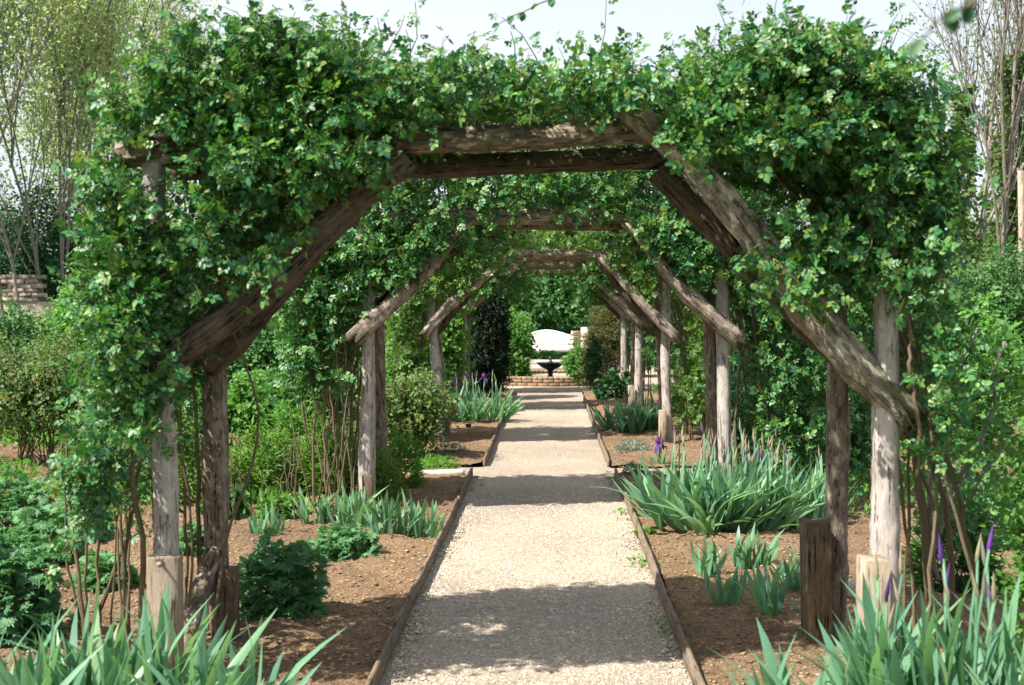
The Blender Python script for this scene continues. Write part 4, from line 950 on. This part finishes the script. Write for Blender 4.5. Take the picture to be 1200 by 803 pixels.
g = Geo(); lathe(g, (fx, PC[1], 0), [(.13, .0), (.12, .05), (.07, .09), (.05, .16), (.065, .2), (.05, .23), (.09, .27)], 20); g.build('pedestal', M['bronze'], t, smooth=True)
g = Geo(); lathe(g, (fx, PC[1], 0), [(.03, .26), (.10, .275), (.2, .32), (.27, .38), (.30, .415), (.305, .425), (.28, .42), (.2, .37), (.05, .33), (.0, .325)], 28); g.build('bowl', M['bronze'], t, smooth=True)
g = Geo(); lathe(g, (fx, PC[1], 0), [(.05, .325), (.045, .36), (.05, .40), (.055, .43), (.035, .465), (.02, .48), (.035, .5), (.03, .53), (.0, .545)], 14); g.build('finial', M['bronze'], t, smooth=True)
# bench
bx = P(641, 400, 41)[0]; by = 41.0
t = thing('garden_bench', (bx, by, 0), 'white slatted garden bench with high arched back', 'bench')
W2 = .78
prof = lambda x: .71+.17*math.cos(min(1, abs(x)/W2)*PI*.5)**1.3
ns = 30
for k in range(ns):
    x = -W2+(k+.5)*2*W2/ns; h = prof(x); g = Geo(); box(g, (bx+x, by+.25, .36+(h-.36)/2-.02), (.036, .022, h-.36), 0, .003); g.build('slat', M['white'], t)
g = Geo(); xs = np.linspace(-W2, W2, 25); tube(g, np.stack([bx+xs, xs*0+by+.25, [prof(x)-.01 for x in xs]], -1), .032, 6); tube(g, [(bx-W2, by+.25, .36), (bx+W2, by+.25, .36)], .03, 6); g.build('back_frame', M['white'], t, smooth=True)
for k in range(6):
    g = Geo(); box(g, (bx, by-.22+k*.085, .35), (2*W2, .07, .022), 0, .003); g.build('seat_slat', M['white'], t)
g = Geo(); box(g, (bx, by-.26, .285), (2*W2, .03, .12), 0, .003); g.build('apron', M['white'], t)
for sx in (-1, 1):
    for yy, hh in ((-.26, .62), (.27, .86)):
        g = Geo(); box(g, (bx+sx*(W2+.03), by+yy, hh/2-.02), (.06, .06, hh+.04), 0, .004); g.build('leg', M['white'], t)
    g = Geo(); box(g, (bx+sx*(W2+.03), by, .64), (.08, .62, .035), 0, .004); g.build('armrest', M['white'], t)
for sx in range(24):
    pass
mound('low dark leafy strip added for the shade beneath the bench', bx-.02, by-1.2, .5, .15, .24, 1400, .07, tm=SL2, m='dark', cat='shade strip', name='seat_shade_strip')  # dark leaves stand in for the shade under the seat
# steps and low brick walls
def slabset(name, label, cat, rows, m, piece):
    t = thing(name, rows[0][0], label, cat)
    for c, s in rows: g = Geo(); box(g, c, s, 0, .012, .003); g.build(piece, M[m], t)
slabset('stone_steps', 'shallow pale stone steps beyond the fountain', 'steps', [((.1, 31.2+k*1.9, .03+.05*k), (1.7, .6, .10)) for k in range(3)], 'stone', 'step')
rows = []
for q in range(3):
    for k in range(5):
        for r_ in range(4): rows.append(((-1.45-.32*q+.0+(.11 if r_ % 2 else 0)+k*.22-.35, 31.0+q*1.5, .035+r_*.072), (.21, .1, .064)))
slabset('brick_wall', 'low stepped brick walls left of the fountain', 'wall', rows, 'brick', 'brick')
rows = []
c0 = P(672, 400, 40)[0]
for k in range(3):
    for r_ in range(12): rows.append(((c0-.0+k*.22+(.11 if r_ % 2 else 0)*.9, 40.0, .035+r_*.074), (.21, .1, .066)))
slabset('brick_wall', 'short red brick wall right of the bench', 'wall', rows, 'brick', 'brick')
g = Geo(); c0 = P(685, 400, 38); box(g, (c0[0], 38, .49), (.22, .22, 1.08), 0, .02, .006); tagit(g.build('stone_pillar', M['stone']), 'pale stone pillar right of the brick wall by the bench', 'pillar')
# stone slab on cross path, and other little things
g0 = G(518, 557); g = Geo(); box(g, (g0[0], g0[1], .02), (.42, .2, .06), .05, .015, .004); tagit(g.build('stone_slab', M['stone']), 'pale stone slab at the left end of the cross path', 'stone slab')
g0 = G(757, 556); g = Geo(); box(g, (g0[0], g0[1], .02), (.3, .18, .05), .0, .015, .004); tagit(g.build('stone_slab', M['stone']), 'pale stone slab at the right end of the cross path', 'stone slab')
g0 = G(1003, 700); g = Geo(); lathe(g, (g0[0], g0[1], .0), [(.06, -.03), (.07, .03), (.055, .085), (.02, .1), (0, .1)], 7); tagit(g.build('stone', M['stone']), 'pale rounded stone between the two right stakes', 'stone')
g0 = P(328, 507, 12.6); t = thing('dish', (g0[0], g0[1], 0), 'small pale dish on a stick left of second arch', 'dish')
g = Geo(); lathe(g, (g0[0], g0[1], g0[2]), [(0, 0), (.06, .005), (.075, .03), (.065, .035), (0, .02)], 12); g.build('bowl', M['stone'], t, smooth=True)
g = Geo(); tube(g, [(g0[0], g0[1], -.02), (g0[0], g0[1], g0[2]+.01)], .01, 6); g.build('stick', M['bark'], t)
g0 = G(549, 512); t = thing('plant_label', (g0[0], g0[1], 0), 'small black plant label on a stake before far irises', 'plant label')
g = Geo(); box(g, (g0[0], g0[1], .14), (.07, .008, .05), 0, .002, 0, (-.3, 0)); g.build('plate', M['black'], t)
g = Geo(); tube(g, [(g0[0], g0[1]+.008, -.02), (g0[0], g0[1]+.008, .15)], .004, 5); g.build('stake', M['black'], t)
# distant wall, rail and pole
rows = []
x0 = P(-60, 330, 31)[0]; x1 = P(62, 330, 31)[0]; zt = P(20, 322, 31)[2]
nb = int((x1-x0)/.3); nr_ = int(zt/.11)
for k in range(nb):
    for r_ in range(nr_-6, nr_): rows.append(((x0+k*.3+(.15 if r_ % 2 else 0)+R.normal()*.01, 31+R.normal()*.012, .055+r_*.11), (.285, .3, .1)))
t = thing('garden_wall', (x0, 31, 0), 'weathered stone garden wall at the far left edge', 'wall')
g = Geo(); box(g, ((x0+x1)/2, 31.02, (nr_-6)*.055), (x1-x0, .26, (nr_-6)*.11), 0, .01); g.build('wall_base', M['mortar'], t)
for c, s in rows: g = Geo(); box(g, c, s, 0, .005, .004); g.build('stone', M['wall_stone'], t)
pp = P(1197, 330, 24); g = Geo(); tube(g, [(pp[0], 24, -.1), (pp[0], 24, 2.5), tuple(P(1196, 200, 24))], .055, 8); tagit(g.build('pole', M['new_stake'], smooth=True), 'tall pale wooden pole at the right picture edge', 'pole')
# overhanging twigs close to the lens and above the arch
def sprig(label, p0, p1, n, ls, m):
    t = thing('overhanging_twig', tuple(p0), label, 'twig'); g = Geo(); u = np.linspace(0, 1, 7)[:, None]; q = p0*(1-u)+p1*u+R.normal(size=(7, 3))*.006; tube(g, q, np.linspace(.0035, .0015, 7), 5); g.build('twig', M['bark'], t)
    i = np.linspace(1, 6, n).astype(int); d = unit((p1-p0)[None]*.5+rnd(n)*.06+np.stack([np.where(np.arange(n) % 2, .05, -.05), np.zeros(n), np.full(n, -.09)], -1)); leaf_objects('leaf', SL, q[i], d, unit(rnd(n)*.3+np.array([0, -1, .4])), ls*(.8+.4*R.random(n)), M[m], t)
sprig('out of focus dark leaves hanging near the lens, top right', P(1150, -30, 1.7), P(1085, 45, 1.7), 5, .03, 'dark')
sprig('leafy rose twig arching above the arch, top centre', P(680, -20, 4.9), P(585, 28, 4.9), 9, .035, 'rose')
